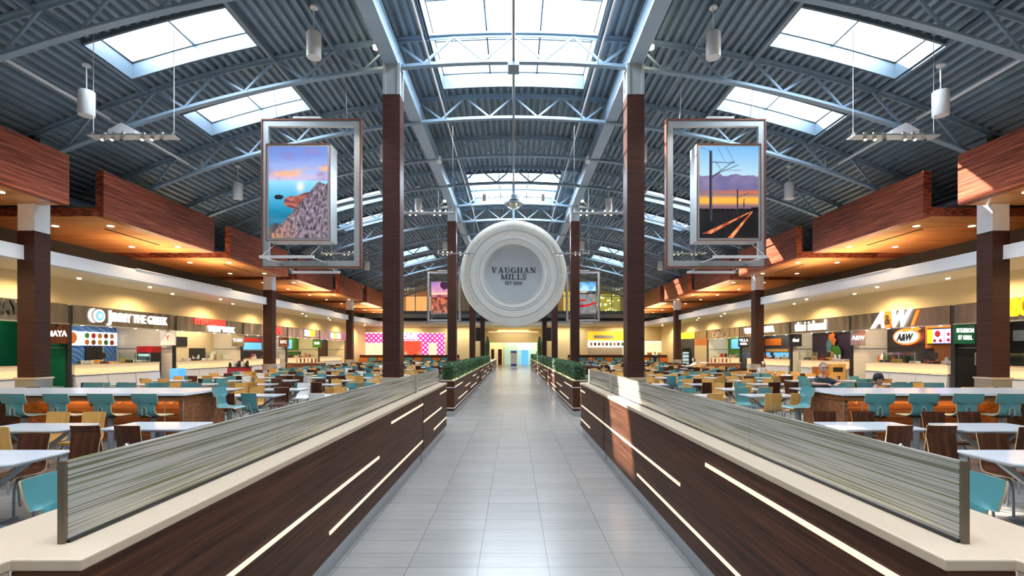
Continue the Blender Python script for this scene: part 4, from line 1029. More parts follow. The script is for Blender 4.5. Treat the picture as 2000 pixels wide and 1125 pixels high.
# ================================================================ STALLS
SIGNX = 17.1
def stall(s, y0, y1, desc, back, feats, sign=None, blade=None, bx=18.9, part=None):
    sd = 'left' if s < 0 else 'right'; ax = 'L' if s < 0 else 'R'
    t = thing('food_stall', desc+' food stall front on the %s' % sd, 'food stall', (s*17.2, (y0+y1)/2, 0), 'food stalls')
    MB().box(s*17.1, s*17.2, y0+.10, y1-.10, 2.88, 3.62).build('sign_band', M['signband'], t)
    MB().box(s*17.06, s*17.25, y0+.08, y1-.08, 2.84, 2.88).build('band_trim', M['chrome'], t)
    MB().box(s*17.2, s*20.95, y1-.10, y1+.10, 0, 3.45).build('side_partition', part or M['tilewhite'], t)
    MB().box(s*17.25, s*(bx-.05), y1-.13, y1-.105, 1.93, 1.96).build('wall_rail', M['greymetal'], t)
    MB().box(s*17.12, s*17.19, y1-.09, y1+.09, 0, 3.6).build('dark_pier', M['black'], t)
    MB().box(s*bx, s*(bx+.1), y0+.1, y1-.1, 0, 3.45).build('back_wall', back, t)
    # counter
    a, b = y0+.25, y1-1.1
    fr = MB(); fr.prism([(17.02, 0), (17.12, .84), (17.5, .84), (17.5, 0)], ((0, a, 0), (s,0,0), (0,0,1), (0,1,0)), 0, b-a)
    k = t
    fr.build('lower_panel', M['panelwhite'], k)
    sm = MB()
    for q in range(1, 3):
        yq = a+(b-a)*q/3; sm.add([(s*17.015, yq-.008, .01), (s*17.015, yq+.008, .01), (s*17.112, yq+.008, .83), (s*17.112, yq-.008, .83)], [(0,1,2,3)])
    sm.build('panel_seam', M['black'], k)
    MB().box(s*17.13, s*17.48, a, b, .90, 1.27).build('glowing_counter_front', M['creamglow'], k)
    MB().box(s*17.10, s*17.5, a, b, .845, .862).build('shadow_gap', M['black'], k)
    MB().box(s*17.11, s*17.15, a, b, .866, .885).build('underglow_strip', M['led'], k)
    MB().box(s*17.08, s*17.55, a, b, 1.27, 1.30).build('counter_top', M['quartz'], k)
    for q in range(int((y1-y0)/1.4)):
        MB().lathe([(.001, 2.825), (.05, 2.825), (.05, 2.84), (.001, 2.84)], (s*17.16, y0+.6+1.4*q, 0), 10).build('band_downlight', M['lampcool'], t)
    for i, (nm, f0, f1, z0, z1, mt) in enumerate(feats):
        v0 = y0*bx/17.2; ya, yb = v0+(y1-.1-v0)*f0, v0+(y1-.1-v0)*f1
        MB().box(s*(bx-.05-.015*i), s*(bx-.005), ya, yb, z0, z1).build(nm, mt, t)
    l = area_light('stall_ceiling_light', (s*18.1, (y0+y1)/2, 3.42), 1.2, (y1-y0)*.7, 90, (1.0, .84, .62))
    if sign: sign(t, ax, s, y0, y1)
    if blade: 
        bt, bm_, tx, tm = blade
        bl = thing('blade_sign', '%s hung under the sign band' % bt, 'sign', (s*17.15, y1-.45, 2.5), 'blade signs')
        MB().box(s*16.78, s*17.52, y1-.50, y1-.42, 2.10, 2.83).build('sign_panel', bm_, bl)
        n_ = len(tx)
        for j, ln in enumerate(tx): letters('lettering', ln, (.22 if len(ln) > 5 else .30), (s*17.15, y1-.51, 2.47+(n_-1)*.13-j*.27), 'C', tm, bl, bold=.008, extrude=.008, sx=(.9 if len(ln) < 6 else 0.62))
    return t
def small(name, mb, mat, label, cat, group=None, smooth=False): return tag(mb.build(name, mat, smooth=smooth), label, cat, group, 'thing')
def fridge(x, y, label, s, head=M['red']):
    t = thing('drinks_fridge', label, 'fridge', (x, y, 0)); 
    MB().box(x-.35, x+.35, y, y+.65, 0, 1.75).build('cabinet', M['black'], t)
    MB().box(x-.36, x+.36, y-.02, y+.66, 1.75, 2.05).build('header', head, t)
    MB().box(x-.29, x+.29, y-.012, y-.002, .25, 1.68).build('lit_interior', emat('fridge_light', (.75, .9, 1.0), .8), t)
    mb = MB(); R3 = random.Random(4)
    for sh in range(4):
        for c_ in range(7): mb.tube((x-.24+.08*c_, y-.045, .32+.35*sh), (x-.24+.08*c_, y-.045, .52+.35*sh), .03, 7)
    d_ = mb.build('bottles', M['denim'], t); d_['kind'] = 'stuff'
    MB().box(x-.30, x+.30, y-.08, y-.075, .25, 1.70).build('glass_door', M['glass'], t)
def register(s, y, z, what):
    t = thing('cash_register', 'black cash register on the counter of %s' % what, 'cash register', (s*17.3, y, z), 'cash registers')
    MB().box(s*17.18, s*17.42, y-.17, y+.17, z, z+.08).build('drawer', M['black'], t)
    MB().bar((s*17.32, y, z+.08), (s*17.34, y, z+.30), .04).build('stand', M['black'], t)
    MB().bar((s*17.30, y-.19, z+.33), (s*17.30, y+.19, z+.33), .03, .26).build('screen', M['black'], t)
def sneeze(s, y0, y1, what):
    t = thing('glass_guard', 'clear glass food guard on the counter of %s' % what, 'glass guard', (s*17.3, y0, 1.3), 'food guards')
    MB().box(s*17.15, s*17.165, y0, y1, 1.30, 1.75).box(s*17.165, s*17.5, y0, y1, 1.74, 1.755).build('glass', M['glass'], t)
    for q in (y0, (y0+y1)/2, y1): MB().box(s*17.16, s*17.19, q-.015, q+.015, 1.30, 1.76).build('post', M['chrome'], t)
def cups(s, y0, n, what, mat=None):
    for i in range(n):
        small('paper_cup', MB().lathe([(.001, 1.3), (.035, 1.3), (.05, 1.44), (.001, 1.44)], (s*17.25, y0+.12*i, 0), 10), mat or M['chairwhite'], 'small pale cup standing on the counter of %s' % what, 'cup', 'cups on the counter of %s' % what, True)
def menu(t_, s, y0, y1, z0, z1, x=19.85):
    MB().box(s*x, s*(x+.08), y0, y1, z0, z1).build('menu_screen', emat('menu_white', (.95, .96, 1.0), .8), t_)
def sign(t, ax, s, body, size, yc, z, mat, fit, **k): letters('sign_lettering', body, size, (s*17.07, yc, z), ax, mat, t, extrude=.03, fit=fit, **k)
S_ = lambda *a, **k: (lambda t, ax, s, y0, y1: sign(t, ax, s, *a, **k))
def multi(*fs):
    def g(*a):
        for f in fs: f(*a)
    return g
# left --------------------------------------------------------------
stall(-1, 13.0, 19.3, 'dark green walled', M['green'], [('poster', .55, .62, .9, 2.4, M['dark'])], S_('MAYA', .62, 16.98, 3.30, M['black_text'], 1.25, bold=.04),
      ('brown square sign reading MAYA', M['walnut'], ['MAYA'], M['signwhite']), part=M['green'])
def jimmy(t, ax, s, y0, y1):
    letters('sign_lettering', 'J', .70, (s*17.07, 21.12, 3.27), ax, M['signwhite'], t, bold=.012, extrude=.03, fit=.20)
    letters('sign_lettering', 'IMMY THE GREEK', .55, (s*17.07, 22.98, 3.25), ax, M['signwhite'], t, bold=.004, extrude=.03, fit=3.35)
    for r1, r0, mt, dx in ((.225, .27, M['signwhite'], .02), (.001, .20, M['signblue'], .03), (.001, .10, M['signwhite'], .04)):
        MB().lathe([(r1, -17.07+dx), (r0, -17.07+dx), (r0, -17.10), (r1, -17.10)], (0, 20.62, 3.27), 24, 'x').build('swirl_logo', mt, t)
    mb = MB()
    for i in range(14):
        a0, a1 = PI*.55+PI*.9*i/14, PI*.55+PI*.9*(i+1)/14
        mb.prism([(.30*math.cos(a0)-.10, .30*math.sin(a0)), (.24*math.cos(a0)-.06, .27*math.sin(a0)), (.24*math.cos(a1)-.06, .27*math.sin(a1)), (.30*math.cos(a1)-.10, .30*math.sin(a1))], ((s*17.1, 20.50, 3.27), (0,1,0), (0,0,1), (1,0,0)), 0, .05)
    mb.build('swirl_arc', M['signwhite'], t)
    gl = [M['orangewall'], M['limegreen'], M['barwood'], M['red'], M['maple']]
    menu(t, s, 22.0, 25.05, 2.08, 2.72)
    for r in range(2):
        for c_ in range(5): MB().lathe([(.001, -19.82), (.13, -19.82), (.10, -19.84), (.001, -19.84)], (0, 23.25+.36*c_, 2.23+.31*r), 12, 'x').build('dish_picture', gl[(r+c_*2) % 5], t)
    MB().lathe([(.001, -19.82), (.27, -19.82), (.22, -19.84), (.001, -19.84)], (0, 22.45, 2.42), 14, 'x').build('dish_picture', gl[0], t)
stall(-1, 19.3, 25.3, 'blue swirl walled', M['bluewall'], [('doorway', .32, .66, .0, 2.05, M['black']), ('doorway_post', .66, .68, .0, 2.05, M['chrome'])], jimmy,
      ('white square sign with a red and blue mark', M['chairwhite'], ['Y'], M['signred']), bx=20.0)
stall(-1, 25.3, 31.6, 'cream walled noodle', M['cream'], [('dark_screen', .02, .30, 2.08, 2.62, M['black']), ('black_oven', .36, .75, 1.2, 1.98, M['black']), ('steel_fryer', .78, .95, 1.2, 1.7, M['chrome'])],
      multi(S_('IYEA LUAN', .46, 28.2, 3.42, M['signred'], 2.8, bold=.02), S_('NEW WOK', .46, 29.35, 3.06, M['signwhite'], 2.6, bold=.02)),
      ('grey square sign with white lettering beside a yellow stroke', M['signband'], ['THAI'], M['signwhite']))
stall(-1, 31.6, 37.8, 'red awninged', M['signband'], [('red_awning', .0, .95, 2.45, 2.75, M['red']), ('screens', .0, .9, 1.9, 2.4, M['signblue']), ('equipment', .0, .95, 1.2, 1.8, M['black'])],
      S_('KFC', .60, 36.3, 3.25, M['signred'], 1.2, bold=.03), ('brown square sign with white letters', M['barwood'], ['KFC'], M['signwhite']))
stall(-1, 37.8, 44.1, 'bright green walled sandwich', M['limegreen'], [('blue_menu', .0, .42, 2.0, 2.75, M['signblue']), ('tray_shelf', .0, .9, 1.75, 1.85, M['quartz'])],
      multi(S_('SUB', .70, 41.4, 3.25, M['signwhite'], 1.0, bold=.03), S_('WAY', .70, 42.45, 3.25, M['signlime'], 1.0, bold=.03)), ('olive square sign with a white bar', M['limegreen'], ['SUB'], M['signwhite']), part=M['cream'])
stall(-1, 44.1, 51.0, 'last dark doored', M['dark'], [('dark_mural', .1, .8, .6, 2.6, M['walnut'])],
      multi(S_('FR', .70, 47.2, 3.22, M['signwhite'], .8, bold=.03), S_('E', .70, 48.0, 3.22, M['signlime'], .4, bold=.03), S_('SH', .70, 48.9, 3.22, M['signwhite'], .8, bold=.03)), part=M['cream'])
# right -------------------------------------------------------------
stall(1, 13.0, 19.5, 'black interior', M['black'], [('hood', .1, .9, 2.2, 2.6, M['greymetal'])], S_('BOURBON', .86, 17.22, 3.30, M['signyellow'], 1.95, bold=.03),
      ('dark square sign reading BOURBON ST GRILL', M['green'], ['BOURBON', 'ST GRILL'], M['signwhite']), part=M['black'])
def aw(t, ax, s, y0, y1):
    letters('sign_lettering', 'A', 1.0, (s*17.06, 23.42, 3.22), ax, M['signwhite'], t, bold=.04, shear=.3, extrude=.03, fit=.95)
    MB().prism([((.30+.04*math.cos(3*q*PI/12))*math.cos(q*PI/12), .38*math.sin(q*PI/12)) for q in range(24)], ((s*17.08, 22.76, 3.24), (0,-1,0), (0,0,1), (-1,0,0)), 0, .05).build('orange_blob', M['signorange'], t)
    letters('sign_lettering', '&', .62, (s*17.02, 22.76, 3.22), ax, M['black_text'], t, bold=.015, extrude=.008, fit=.36)
    letters('sign_lettering', 'W', 1.0, (s*17.06, 21.98, 3.22), ax, M['signwhite'], t, bold=.04, shear=.3, extrude=.03, fit=1.15)
    MB().prism([(0, 0), (.14, 0), (.46, .66), (.32, .66)], ((s*17.1, 21.50, 2.90), (0,-1,0), (0,0,1), (-1,0,0)), 0, .04).build('orange_slash', M['signorange'], t)
    for (a_, b_, mt, d_, nm) in ((.82, .40, M['signorange'], .03, 'oval_rim'), (.72, .32, M['signwhite'], .05, 'oval_field')):
        MB().prism([(a_*math.cos(q*PI/16), b_*math.sin(q*PI/16)) for q in range(32)], ((s*18.78, 23.9, 2.50), (0,-1,0), (0,0,1), (-1,0,0)), 0, d_).build(nm, mt, t)
    MB().prism([(-.2, .30), (.45, .42), (.42, .53), (.9, .34), (.50, .20), (.48, .31), (-.1, .22)], ((s*18.76, 23.9, 2.50), (0,-1,0), (0,0,1), (-1,0,0)), 0, .05).build('arrow', M['signorange'], t)
    letters('emblem_lettering', 'A&W', .46, (s*18.70, 23.92, 2.46), ax, M['black_text'], t, bold=.02, shear=.3, extrude=.01, fit=1.05)
    MB().box(s*18.74, s*18.80, 20.6, 22.65, 2.10, 2.84).build('screen_surround', M['black'], t)
    MB().box(s*18.70, s*18.735, 21.75, 22.32, 2.16, 2.78).build('menu_screen', emat('menu_violet', (.50, .46, .95), .8), t)
    MB().box(s*18.70, s*18.735, 20.7, 21.70, 2.16, 2.78).build('menu_screen', bpy.data.materials['menu_violet'], t)
    for yy, zz, rr in ((22.05, 2.58, .14), (22.2, 2.28, .07), (21.9, 2.28, .07), (21.5, 2.55, .07), (21.2, 2.55, .07), (21.5, 2.30, .07), (21.2, 2.30, .07)):
        MB().lathe([(.001, 18.68), (rr, 18.68), (rr, 18.695), (.001, 18.695)], (0, yy, zz), 12, 'x').build('dish_picture', M['red'], t)
    MB().box(s*18.70, s*18.735, 22.34, 22.62, 2.16, 2.78).build('price_list', M['signyellow'], t)
stall(1, 19.5, 25.4, 'burger', M['brickblack'], [('orange_panel', .0, .38, 1.95, 2.95, M['orangewall']), ('wood_panel', .0, .25, .9, 1.95, M['barwood'])], aw,
      ('grey square sign with a small oval emblem', M['signband'], ['A&W'], M['signwhite']))
def thai(t, ax, s, y0, y1):
    letters('sign_lettering', 'thai island', .78, (s*17.07, 28.85, 3.24), ax, M['signwhite'], t, bold=.01, extrude=.03, fit=3.0)
    R3 = random.Random(2)
    for c_, mt, yy, zz, ry, rz_ in ((0, 'orangewall', 28.75, 2.45, .28, .42), (1, 'limegreen', 28.5, 1.75, .45, .35), (2, 'teal', 29.0, 2.05, .25, .40), (3, 'maple', 28.8, 1.55, .3, .3)):
        pts = [((ry*(1+.35*R3.uniform(-1, 1)))*math.cos(q*PI/9), (rz_*(1+.3*R3.uniform(-1, 1)))*math.sin(q*PI/9)) for q in range(18)]
        MB().prism(pts, ((s*(18.32-.02*c_), yy, zz), (0,-1,0), (0,0,1), (-1,0,0)), 0, .015).build('mural_patch', M[mt], t)
stall(1, 25.4, 30.9, 'purple walled', M['purple'], [('menu_ledge', .0, .95, 2.8, 2.9, M['black'])], thai,
      ('dark square sign with a white leaf mark', M['black'], ['thai'], M['signwhite']), bx=18.4)
stall(1, 30.9, 37.8, 'dark grill', M['dark'], [('orange_menu', .35, .95, 2.2, 2.7, M['orangewall']), ('blue_display', .1, .9, 1.35, 1.7, M['signblue']), ('yellow_shelf', .1, .9, 1.75, 1.95, M['maple'])],
      S_('VILLA MADINA', .56, 34.9, 3.25, M['signwhite'], 4.2, bold=.02), ('dark square sign with small white capitals', M['black'], ['VILLA', 'MADINA'], M['signwhite']), part=M['signband'])
stall(1, 37.8, 44.2, 'grass green walled', M['limegreen'], [('menu_screen', .05, .7, 2.0, 2.8, M['signblue'])],
      S_('cultures', .80, 41.3, 3.24, M['quartz'], 3.3, bold=.02))
for i, (a_, b_, zz0, zz1, mt) in enumerate(((44.4, 47.3, 2.9, 3.6, M['signband']), (44.4, 47.3, 2.3, 2.9, M['orangewall']), (44.4, 47.3, 0, 2.3, M['cream']), (47.4, 51.1, 0, 3.0, M['dark']), (47.4, 51.1, 3.0, 3.6, M['signlime']))):
    small('kiosk_wall_panel', MB().box(17.1, 17.25, a_, b_, zz0, zz1), mt, ['steel clad upper panel', 'copper orange panel', 'cream lower panel', 'dark charcoal panel', 'pale lime lit header panel'][i]+' beyond the grass green walled stall', 'wall panel')
# counter-top goods
for s, lst in ((-1, ((21.0, 'the blue walled stall'), (27.2, 'the cream walled noodle stall'), (34.0, 'the red awninged stall'), (40.5, 'the sandwich stall'))), (1, ((20.6, 'the burger stall'), (27.5, 'the purple walled stall'), (33.5, 'the dark grill stall'), (16.0, 'the black interior stall')))):
    for y_, wh in lst:
        register(s, y_, 1.30, wh); sneeze(s, y_+.8, y_+2.6, wh); cups(s, y_-1.0, 5, wh)
R3 = random.Random(31)
for s, zones in ((-1, ((20.0, 24.1, 'the blue walled stall'), (26.0, 30.3, 'the cream walled noodle stall'), (32.5, 36.5, 'the red awninged stall'), (38.5, 42.8, 'the sandwich stall'))), (1, ((13.4, 15.4, 'the black interior stall'), (20.0, 24.0, 'the burger stall'), (26.0, 29.6, 'the purple walled stall'), (31.5, 36.4, 'the dark grill stall'), (38.6, 42.8, 'the green walled stall')))):
    for (a_, b_, wh) in zones:
        for i in range(9):
            yy = a_+(b_-a_)*(i+R3.uniform(.1, .8))/9; kd = R3.randrange(3); h_ = R3.uniform(.12, .32); mt = M[R3.choice(['black', 'chrome', 'chairwhite', 'walnut', 'maple', 'red', 'orangewall'])]
            if kd == 0: small('tray_stack', MB().cham(s*17.22, s*17.5, yy, yy+.30, 1.30, 1.30+h_*.5, .01), mt, 'stack of trays lying on the counter of %s' % wh, 'tray stack', 'tray stacks at %s' % wh)
            elif kd == 1: small('food_canister', MB().lathe([(.001, 1.30), (.07, 1.30), (.075, 1.30+h_), (.05, 1.33+h_), (.001, 1.33+h_)], (s*17.38, yy, 0), 12), mt, 'round canister standing on the counter of %s' % wh, 'canister', 'canisters at %s' % wh, True)
            else: small('napkin_box', MB().cham(s*17.28, s*17.44, yy, yy+.18, 1.30, 1.30+h_, .012), mt, 'small upright box standing on the counter of %s' % wh, 'box', 'boxes at %s' % wh)
fridge(-17.9, 24.25, 'drinks fridge with a red lit header beside the blue walled stall', -1)
fridge(16.6, 48.2, 'drinks fridge with lit glass door beyond the green walled stall', 1, M['black'])
for (yy, nm, mt) in ((23.4, 'green', M['limegreen']), (23.55, 'pale', M['chairwhite'])):
    small('squeeze_bottle', MB().lathe([(.001, 1.3), (.06, 1.3), (.065, 1.55), (.03, 1.62), (.02, 1.72), (.001, 1.72)], (17.35, yy, 0), 12), mt, '%s squeeze bottle on the burger stall counter' % nm, 'bottle', None, True)
small('blue_bin', MB().box(-16.9, -16.5, 24.6, 25.2, 0, .95), emat('blue_bin_added_glow', (.08, .35, .9), .6), 'blue bin with added glow at the end of the blue walled stall', 'bin')  # plain bin, its brightness put into the material as emission
for s, sd in ((-1, 'left'), (1, 'right')):
    t = thing('service_island', 'curved mahogany service island with pale top, %s side' % sd, 'service island', (s*14.9, 36, 0), 'service islands')
    pts = [(s*(14.9+dx), 36+dy) for dx, dy in ((-1.2, -.5), (-.6, -.62), (0, -.66), (.6, -.62), (1.2, -.5), (1.2, .5), (-1.2, .5))]
    MB().prism(pts, ((0,0,0),(1,0,0),(0,1,0),(0,0,1)), 0, .93).build('body', M['barwood'], t)
    MB().prism([(a+(.06 if a > s*14.9 else -.06), b+(.06 if b > 36 else -.06)) for a, b in pts], ((0,0,0),(1,0,0),(0,1,0),(0,0,1)), .93, .98).build('top', M['quartz'], t)
    for i in range(6): small('condiment_bottle', MB().lathe([(.001, .98), (.06, .98), (.06, 1.2), (.025, 1.28), (.001, 1.30)], (s*(14.2+.27*i), 35.9, 0), 8), [M['red'], M['walnut'], M['maple']][i % 3], 'condiment bottle standing on the %s service island' % sd, 'bottle', 'bottles on the %s service island' % sd, True)
t = thing('red_station', 'red condiment cabinet beside the second left column', 'cabinet', (-15.0, 27.2, 0))
MB().box(-15.4, -14.4, 26.9, 27.5, 0, .92).build('body', M['red'], t); MB().box(-15.45, -14.35, 26.85, 27.55, .92, .96).build('top', M['walnut'], t)
R3 = random.Random(6)
for i in range(9): small('condiment_jar', MB().lathe([(.001, .96), (.07, .96), (.08, 1.10+.03*(i % 4)), (.04, 1.2+.03*(i % 4)), (.001, 1.2+.03*(i % 4))], (-15.3+.11*i, 27.0+.3*(i % 2), 0), 9), [M['black'], M['maple'], M['chairwhite'], M['walnut']][i % 4], 'jar standing on the red condiment cabinet', 'jar', 'jars on the red cabinet', True)
t = thing('waste_station', 'maple and mahogany waste station beside the burger stall', 'waste station', (16.6, 26.0, 0))
MB().box(16.2, 17.0, 25.6, 26.3, 0, 1.15).build('body', M['maple'], t); MB().box(15.7, 16.2, 25.8, 26.3, 0, 1.0).build('side_cabinet', M['orangewall'], t); MB().box(16.35, 16.85, 25.585, 25.6, .75, .98).build('flap', M['black'], t)
# low white partition panels between tables and walkway behind the outer columns
for s, sd in ((-1, 'left'), (1, 'right')):
    for i, (a, b) in enumerate(((46.5, 55.0),)):
        small('pale_wall_panel', MB().box(s*17.1, s*17.2, 51.2, 57.8, 0, 3.6), M['cream'], 'plain cream wall panel closing the %s side before the end wall' % sd, 'wall panel')
# ================================================================ END WALL
EW = 58.0
def ew_panel(name, x0, x1, z0, z1, mat, y=EW, d=.2, kind='structure', parent=None):
    o = MB().box(x0, x1, y, y+d, z0, z1).build(name, mat, parent)
    if parent is None: o['kind'] = kind
    return o
ew_panel('wall_end_band', -21, 21, 4.95, 5.25, M['beamwhite'], 57.8, .5)
ew_panel('wall_end_dark', -21, 21, 5.25, 5.60, M['dark'], 57.95, .4)
ew_panel('wall_end_grey', -21, 21, 5.60, 6.05, M['greymetal'], 57.85, .5)
ew_panel('wall_end_sill', -21, 21, 6.05, 6.40, M['curb'], 57.7, .7)
mb = MB(); n_ = 40
for i in range(n_):
    x0, x1 = -17.3+34.6*i/n_, -17.3+34.6*(i+1)/n_
    mb.add([(x0, 60.6, 5.2), (x1, 60.6, 5.2), (x1, 60.6, arcz(x1)+.1), (x0, 60.6, arcz(x0)+.1)], [(0,1,2,3)])
struct('wall_end_upper', mb, M['cream'])
mb = MB()
for k in range(-9, 10): mb.box(k*1.9-.05, k*1.9+.05, 58.0, 58.1, 6.4, arcz(k*1.9, .3))
mb.box(-17.2, 17.2, 58.0, 58.1, 8.1, 8.18)
struct('window_1', mb, M['girder'])
small('lit_display', MB().box(-12.9, -8.2, 60.2, 60.4, 6.5, 8.4), emat('peach_display', (1.0, .42, .14), .75), 'glowing peach display panel behind the upper left end glazing', 'display')
small('lit_display', MB().box(10.0, 12.8, 60.2, 60.4, 6.5, 8.6), emat('olive_display', (.45, .42, .08), .45), 'yellow-green lit display behind the upper right end glazing', 'display')
small('lit_display', MB().box(6.0, 9.4, 60.2, 60.4, 6.5, 8.9), emat('gold_display', (.9, .6, .08), .55), 'golden lit shelf display behind the upper end glazing right of the disc', 'display')
R3 = random.Random(12)
for i in range(26):
    xx, zz = R3.uniform(10.1, 12.7), R3.uniform(6.6, 8.5)
    small('display_lamp', MB().box(xx-.07, xx+.07, 60.12, 60.18, zz-.06, zz+.06), emat('tiny_lamp', (1, .85, .4), 2) if i == 0 else bpy.data.materials['tiny_lamp'], 'tiny square lamp in the yellow-green upper display', 'lamp', 'display lamps')
# ground level shopfronts of the end wall
ew_panel('ceiling_end_walk', -21, 21, 4.62, 4.95, M['creamceil'], 56.0, 8.0)
ew_panel('wall_end_left', -21, -18.6, 0, 4.62, M['cream'])
ew_panel('wall_end_midleft', -7.9, -3.9, 0, 4.62, M['cream'])
ew_panel('wall_end_midright', 3.9, 8.6, 0, 4.62, M['cream'])
ew_panel('wall_end_right', 13.0, 21, 2.9, 4.62, M['cream']); ew_panel('wall_end_header_left', -18.6, -7.9, 3.9, 4.62, M['cream']); ew_panel('wall_end_header_right', 8.6, 13.0, 4.05, 4.62, M['cream'])
t = thing('pink_shopfront', 'pink dotted glowing shopfront in the left end wall', 'shopfront', (-13.2, EW, 0))
for a, b, c, d in ((-18.5, -17.4, 0, 3.85), (-15.1, -13.9, 0, 3.85), (-17.4, -15.1, 2.7, 3.85), (-13.9, -10.7, 3.0, 3.85), (-10.7, -9.9, 0, 3.85), (-9.9, -8.9, 2.7, 3.85), (-8.9, -8.0, 0, 3.85)):
    MB().box(a, b, EW-.05, EW+.15, c, d).build('dotted_panel', M['pinkdots'], t)
for a, b in ((-17.4, -15.1), (-9.9, -8.9)): MB().box(a, b, EW+.6, EW+.7, 0, 2.7).build('lit_window', emat('warm_window', (1.0, .80, .42), .8), t)
MB().box(-13.9, -10.7, EW+1.4, EW+1.5, 0, 3.0).build('red_interior', emat('red_interior', (.75, .12, .05), .45), t)
letters('lettering', 'HOME', .80, (-12.3, EW-.07, 3.42), 'C', M['signwhite'], t, bold=.05)
for i, xx in enumerate((-13.4, -12.7, -11.6, -11.1)): MB().box(xx-.15, xx+.15, EW+.9, EW+1.1, 0, 1.4+.3*(i % 2)).build('goods_shelf', [M['maple'], M['chairwhite'], M['red'], M['cream']][i], t)
t = thing('orange_kitchen_front', 'open kitchen shopfront with orange-yellow header in the right end wall', 'shopfront', (10.8, EW, 0))
MB().box(8.6, 13.0, EW-.02, EW+.1, 3.0, 4.05).build('header', emat('amber_header', (1.0, .48, .03), .7), t)
MB().box(9.3, 11.6, EW-.08, EW-.02, 3.25, 3.6).build('name_plate', M['frame'], t)
MB().box(8.6, 13.0, EW+.1, EW+.2, 2.2, 3.0).build('lit_menu_row', emat('menu_row', (1.0, .93, .85), .8), t)
for i in range(9): MB().box(8.9+.45*i, 9.15+.45*i, EW+.05, EW+.09, 2.4, 2.75).build('menu_picture', [M['orangewall'], M['walnut'], M['limegreen']][i % 3], t)
MB().box(8.6, 13.0, EW+1.6, EW+1.7, 0, 2.2).build('kitchen_wall', M['tilewhite'], t); MB().box(8.6, 13.0, EW-.1, EW+.5, 0, 1.0).build('counter', M['barwood'], t)
MB().box(8.5, 13.1, EW-.15, EW+.55, 1.0, 1.06).build('counter_top', M['quartz'], t)
t = thing('right_shopfront', 'bright clothing shopfront at the right end of the far wall', 'shopfront', (16.5, EW, 0))
MB().box(13.0, 21, EW+1.5, EW+1.6, 0, 2.9).build('lit_interior', emat('shop_glow', (1.0, .88, .62), .55), t)
for i in range(6): MB().box(13.4+1.2*i, 13.9+1.2*i, EW+.9, EW+1.2, 0, 1.6).build('clothes_rail', [M['walnut'], M['limegreen'], M['orangewall'], M['cream'], M['denim'], M['black']][i], t)
# far corridor
ew_panel('wall_corridor_header', -4.2, 4.2, 2.85, 4.62, M['cream'], 64.0, .2)
ew_panel('wall_corridor_far', -12, 12, 0, 4.62, M['cream'], 66.0, .2)
ew_panel('wall_corridor_left', -4.2, -3.9, 0, 4.62, M['cream'], 58.2, 7.7); ew_panel('wall_corridor_right', 3.9, 4.2, 0, 4.62, M['cream'], 58.2, 7.7)
small('cove_light', MB().box(-3.2, 3.2, 63.85, 63.995, 4.15, 4.25), M['led'], 'long white cove light over the far corridor opening', 'light')
MB_g = emat('shop_teal_glow', (.50, .80, .68), .2)
small('shop_window', MB().box(-1.2, 3.8, 65.2, 65.3, 0, 2.85), MB_g, 'pale green lit shop window at the end of the corridor', 'shop window')
small('shop_window', MB().box(-3.8, -1.4, 65.2, 65.3, 0, 2.85), emat('shop_amber_glow', (1.0, .80, .42), .3), 'amber lit shop window at the corridor end, left', 'shop window')
small('display_rack', MB().box(-2.9, -2.5, 64.6, 64.9, 0, 2.0).box(-2.0, -1.5, 64.6, 64.9, 0, 2.0), M['walnut'], 'dark merchandise rack in the amber shop window', 'display rack')
small('display_case', MB().box(1.0, 1.9, 64.5, 64.8, 0, 1.9), M['signblue'], 'blue figure display inside the pale green shop window', 'display')
small('wall_screen', MB().box(.6, 2.2, 65.1, 65.199, 1.9, 2.5), M['signwhite'], 'white screen above the blue display at the corridor end', 'screen')
t = thing('sign_stand', 'white and purple poster stand in the middle of the aisle', 'sign stand', (.1, 53.0, 0))
MB().box(-.35, .40, 53.0, 53.1, .05, 1.85).build('board', M['chairwhite'], t)
MB().box(-.28, .33, 52.98, 52.999, 1.58, 1.78).box(-.28, .33, 52.98, 52.999, .15, .42).build('purple_band', M['cloth_blue'], t)
MB().box(-.28, .33, 52.985, 52.999, .42, 1.58).build('poster', M['quartz'], t); MB().box(-.45, .5, 52.85, 53.25, 0, .05).build('base', M['frame'], t)
for s, sd in ((-1, 'left'), (1, 'right')):
    c = MB().lathe([(.001, 0), (.28, 0), (.24, .5), (.30, 2.6), (.12, 3.4), (.001, 3.5)], (s*3.0, 57.0, 0), 12)
    small('tall_topiary', c, M['leaf'], 'tall slim green topiary column %s of the corridor mouth' % sd, 'plant')
    c = MB().box(s*3.9 if s > 0 else -4.5, s*4.5 if s > 0 else -3.9, 56.1-.6, 56.1-.5, 3.6, 4.2)
    small('directory_sign', MB().box(s*4.1-.35, s*4.1+.35, 56.4, 56.52, 2.9, 4.4).box(s*4.1-.02, s*4.1+.02, 56.43, 56.47, 4.4, 4.62), M['black'], 'black hanging directory sign near the %s end of the aisle' % sd, 'sign')
    # banquette benches in teal and orange
    t = thing('banquette_bench', 'long teal and orange banquette at the far end, %s side' % sd, 'bench', (s*11, 54.5, 0), 'far banquettes')
    MB().box(s*6.0, s*17.0, 54.6, 55.1, 0, .45).build('seat_base', M['barwood'], t)
    for i in range(11):
        MB().box(s*(6.05+i), s*(6.95+i), 55.0, 55.2, .45, 1.05).build('back_cushion', M['teal'] if i % 2 else M['orangewall'], t)
    small('booth_wall', MB().box(s*6.0, s*17.0, 55.25, 55.4, 0, 1.35), M['walnut'], 'low dark wall behind the far %s banquette' % sd, 'low wall')
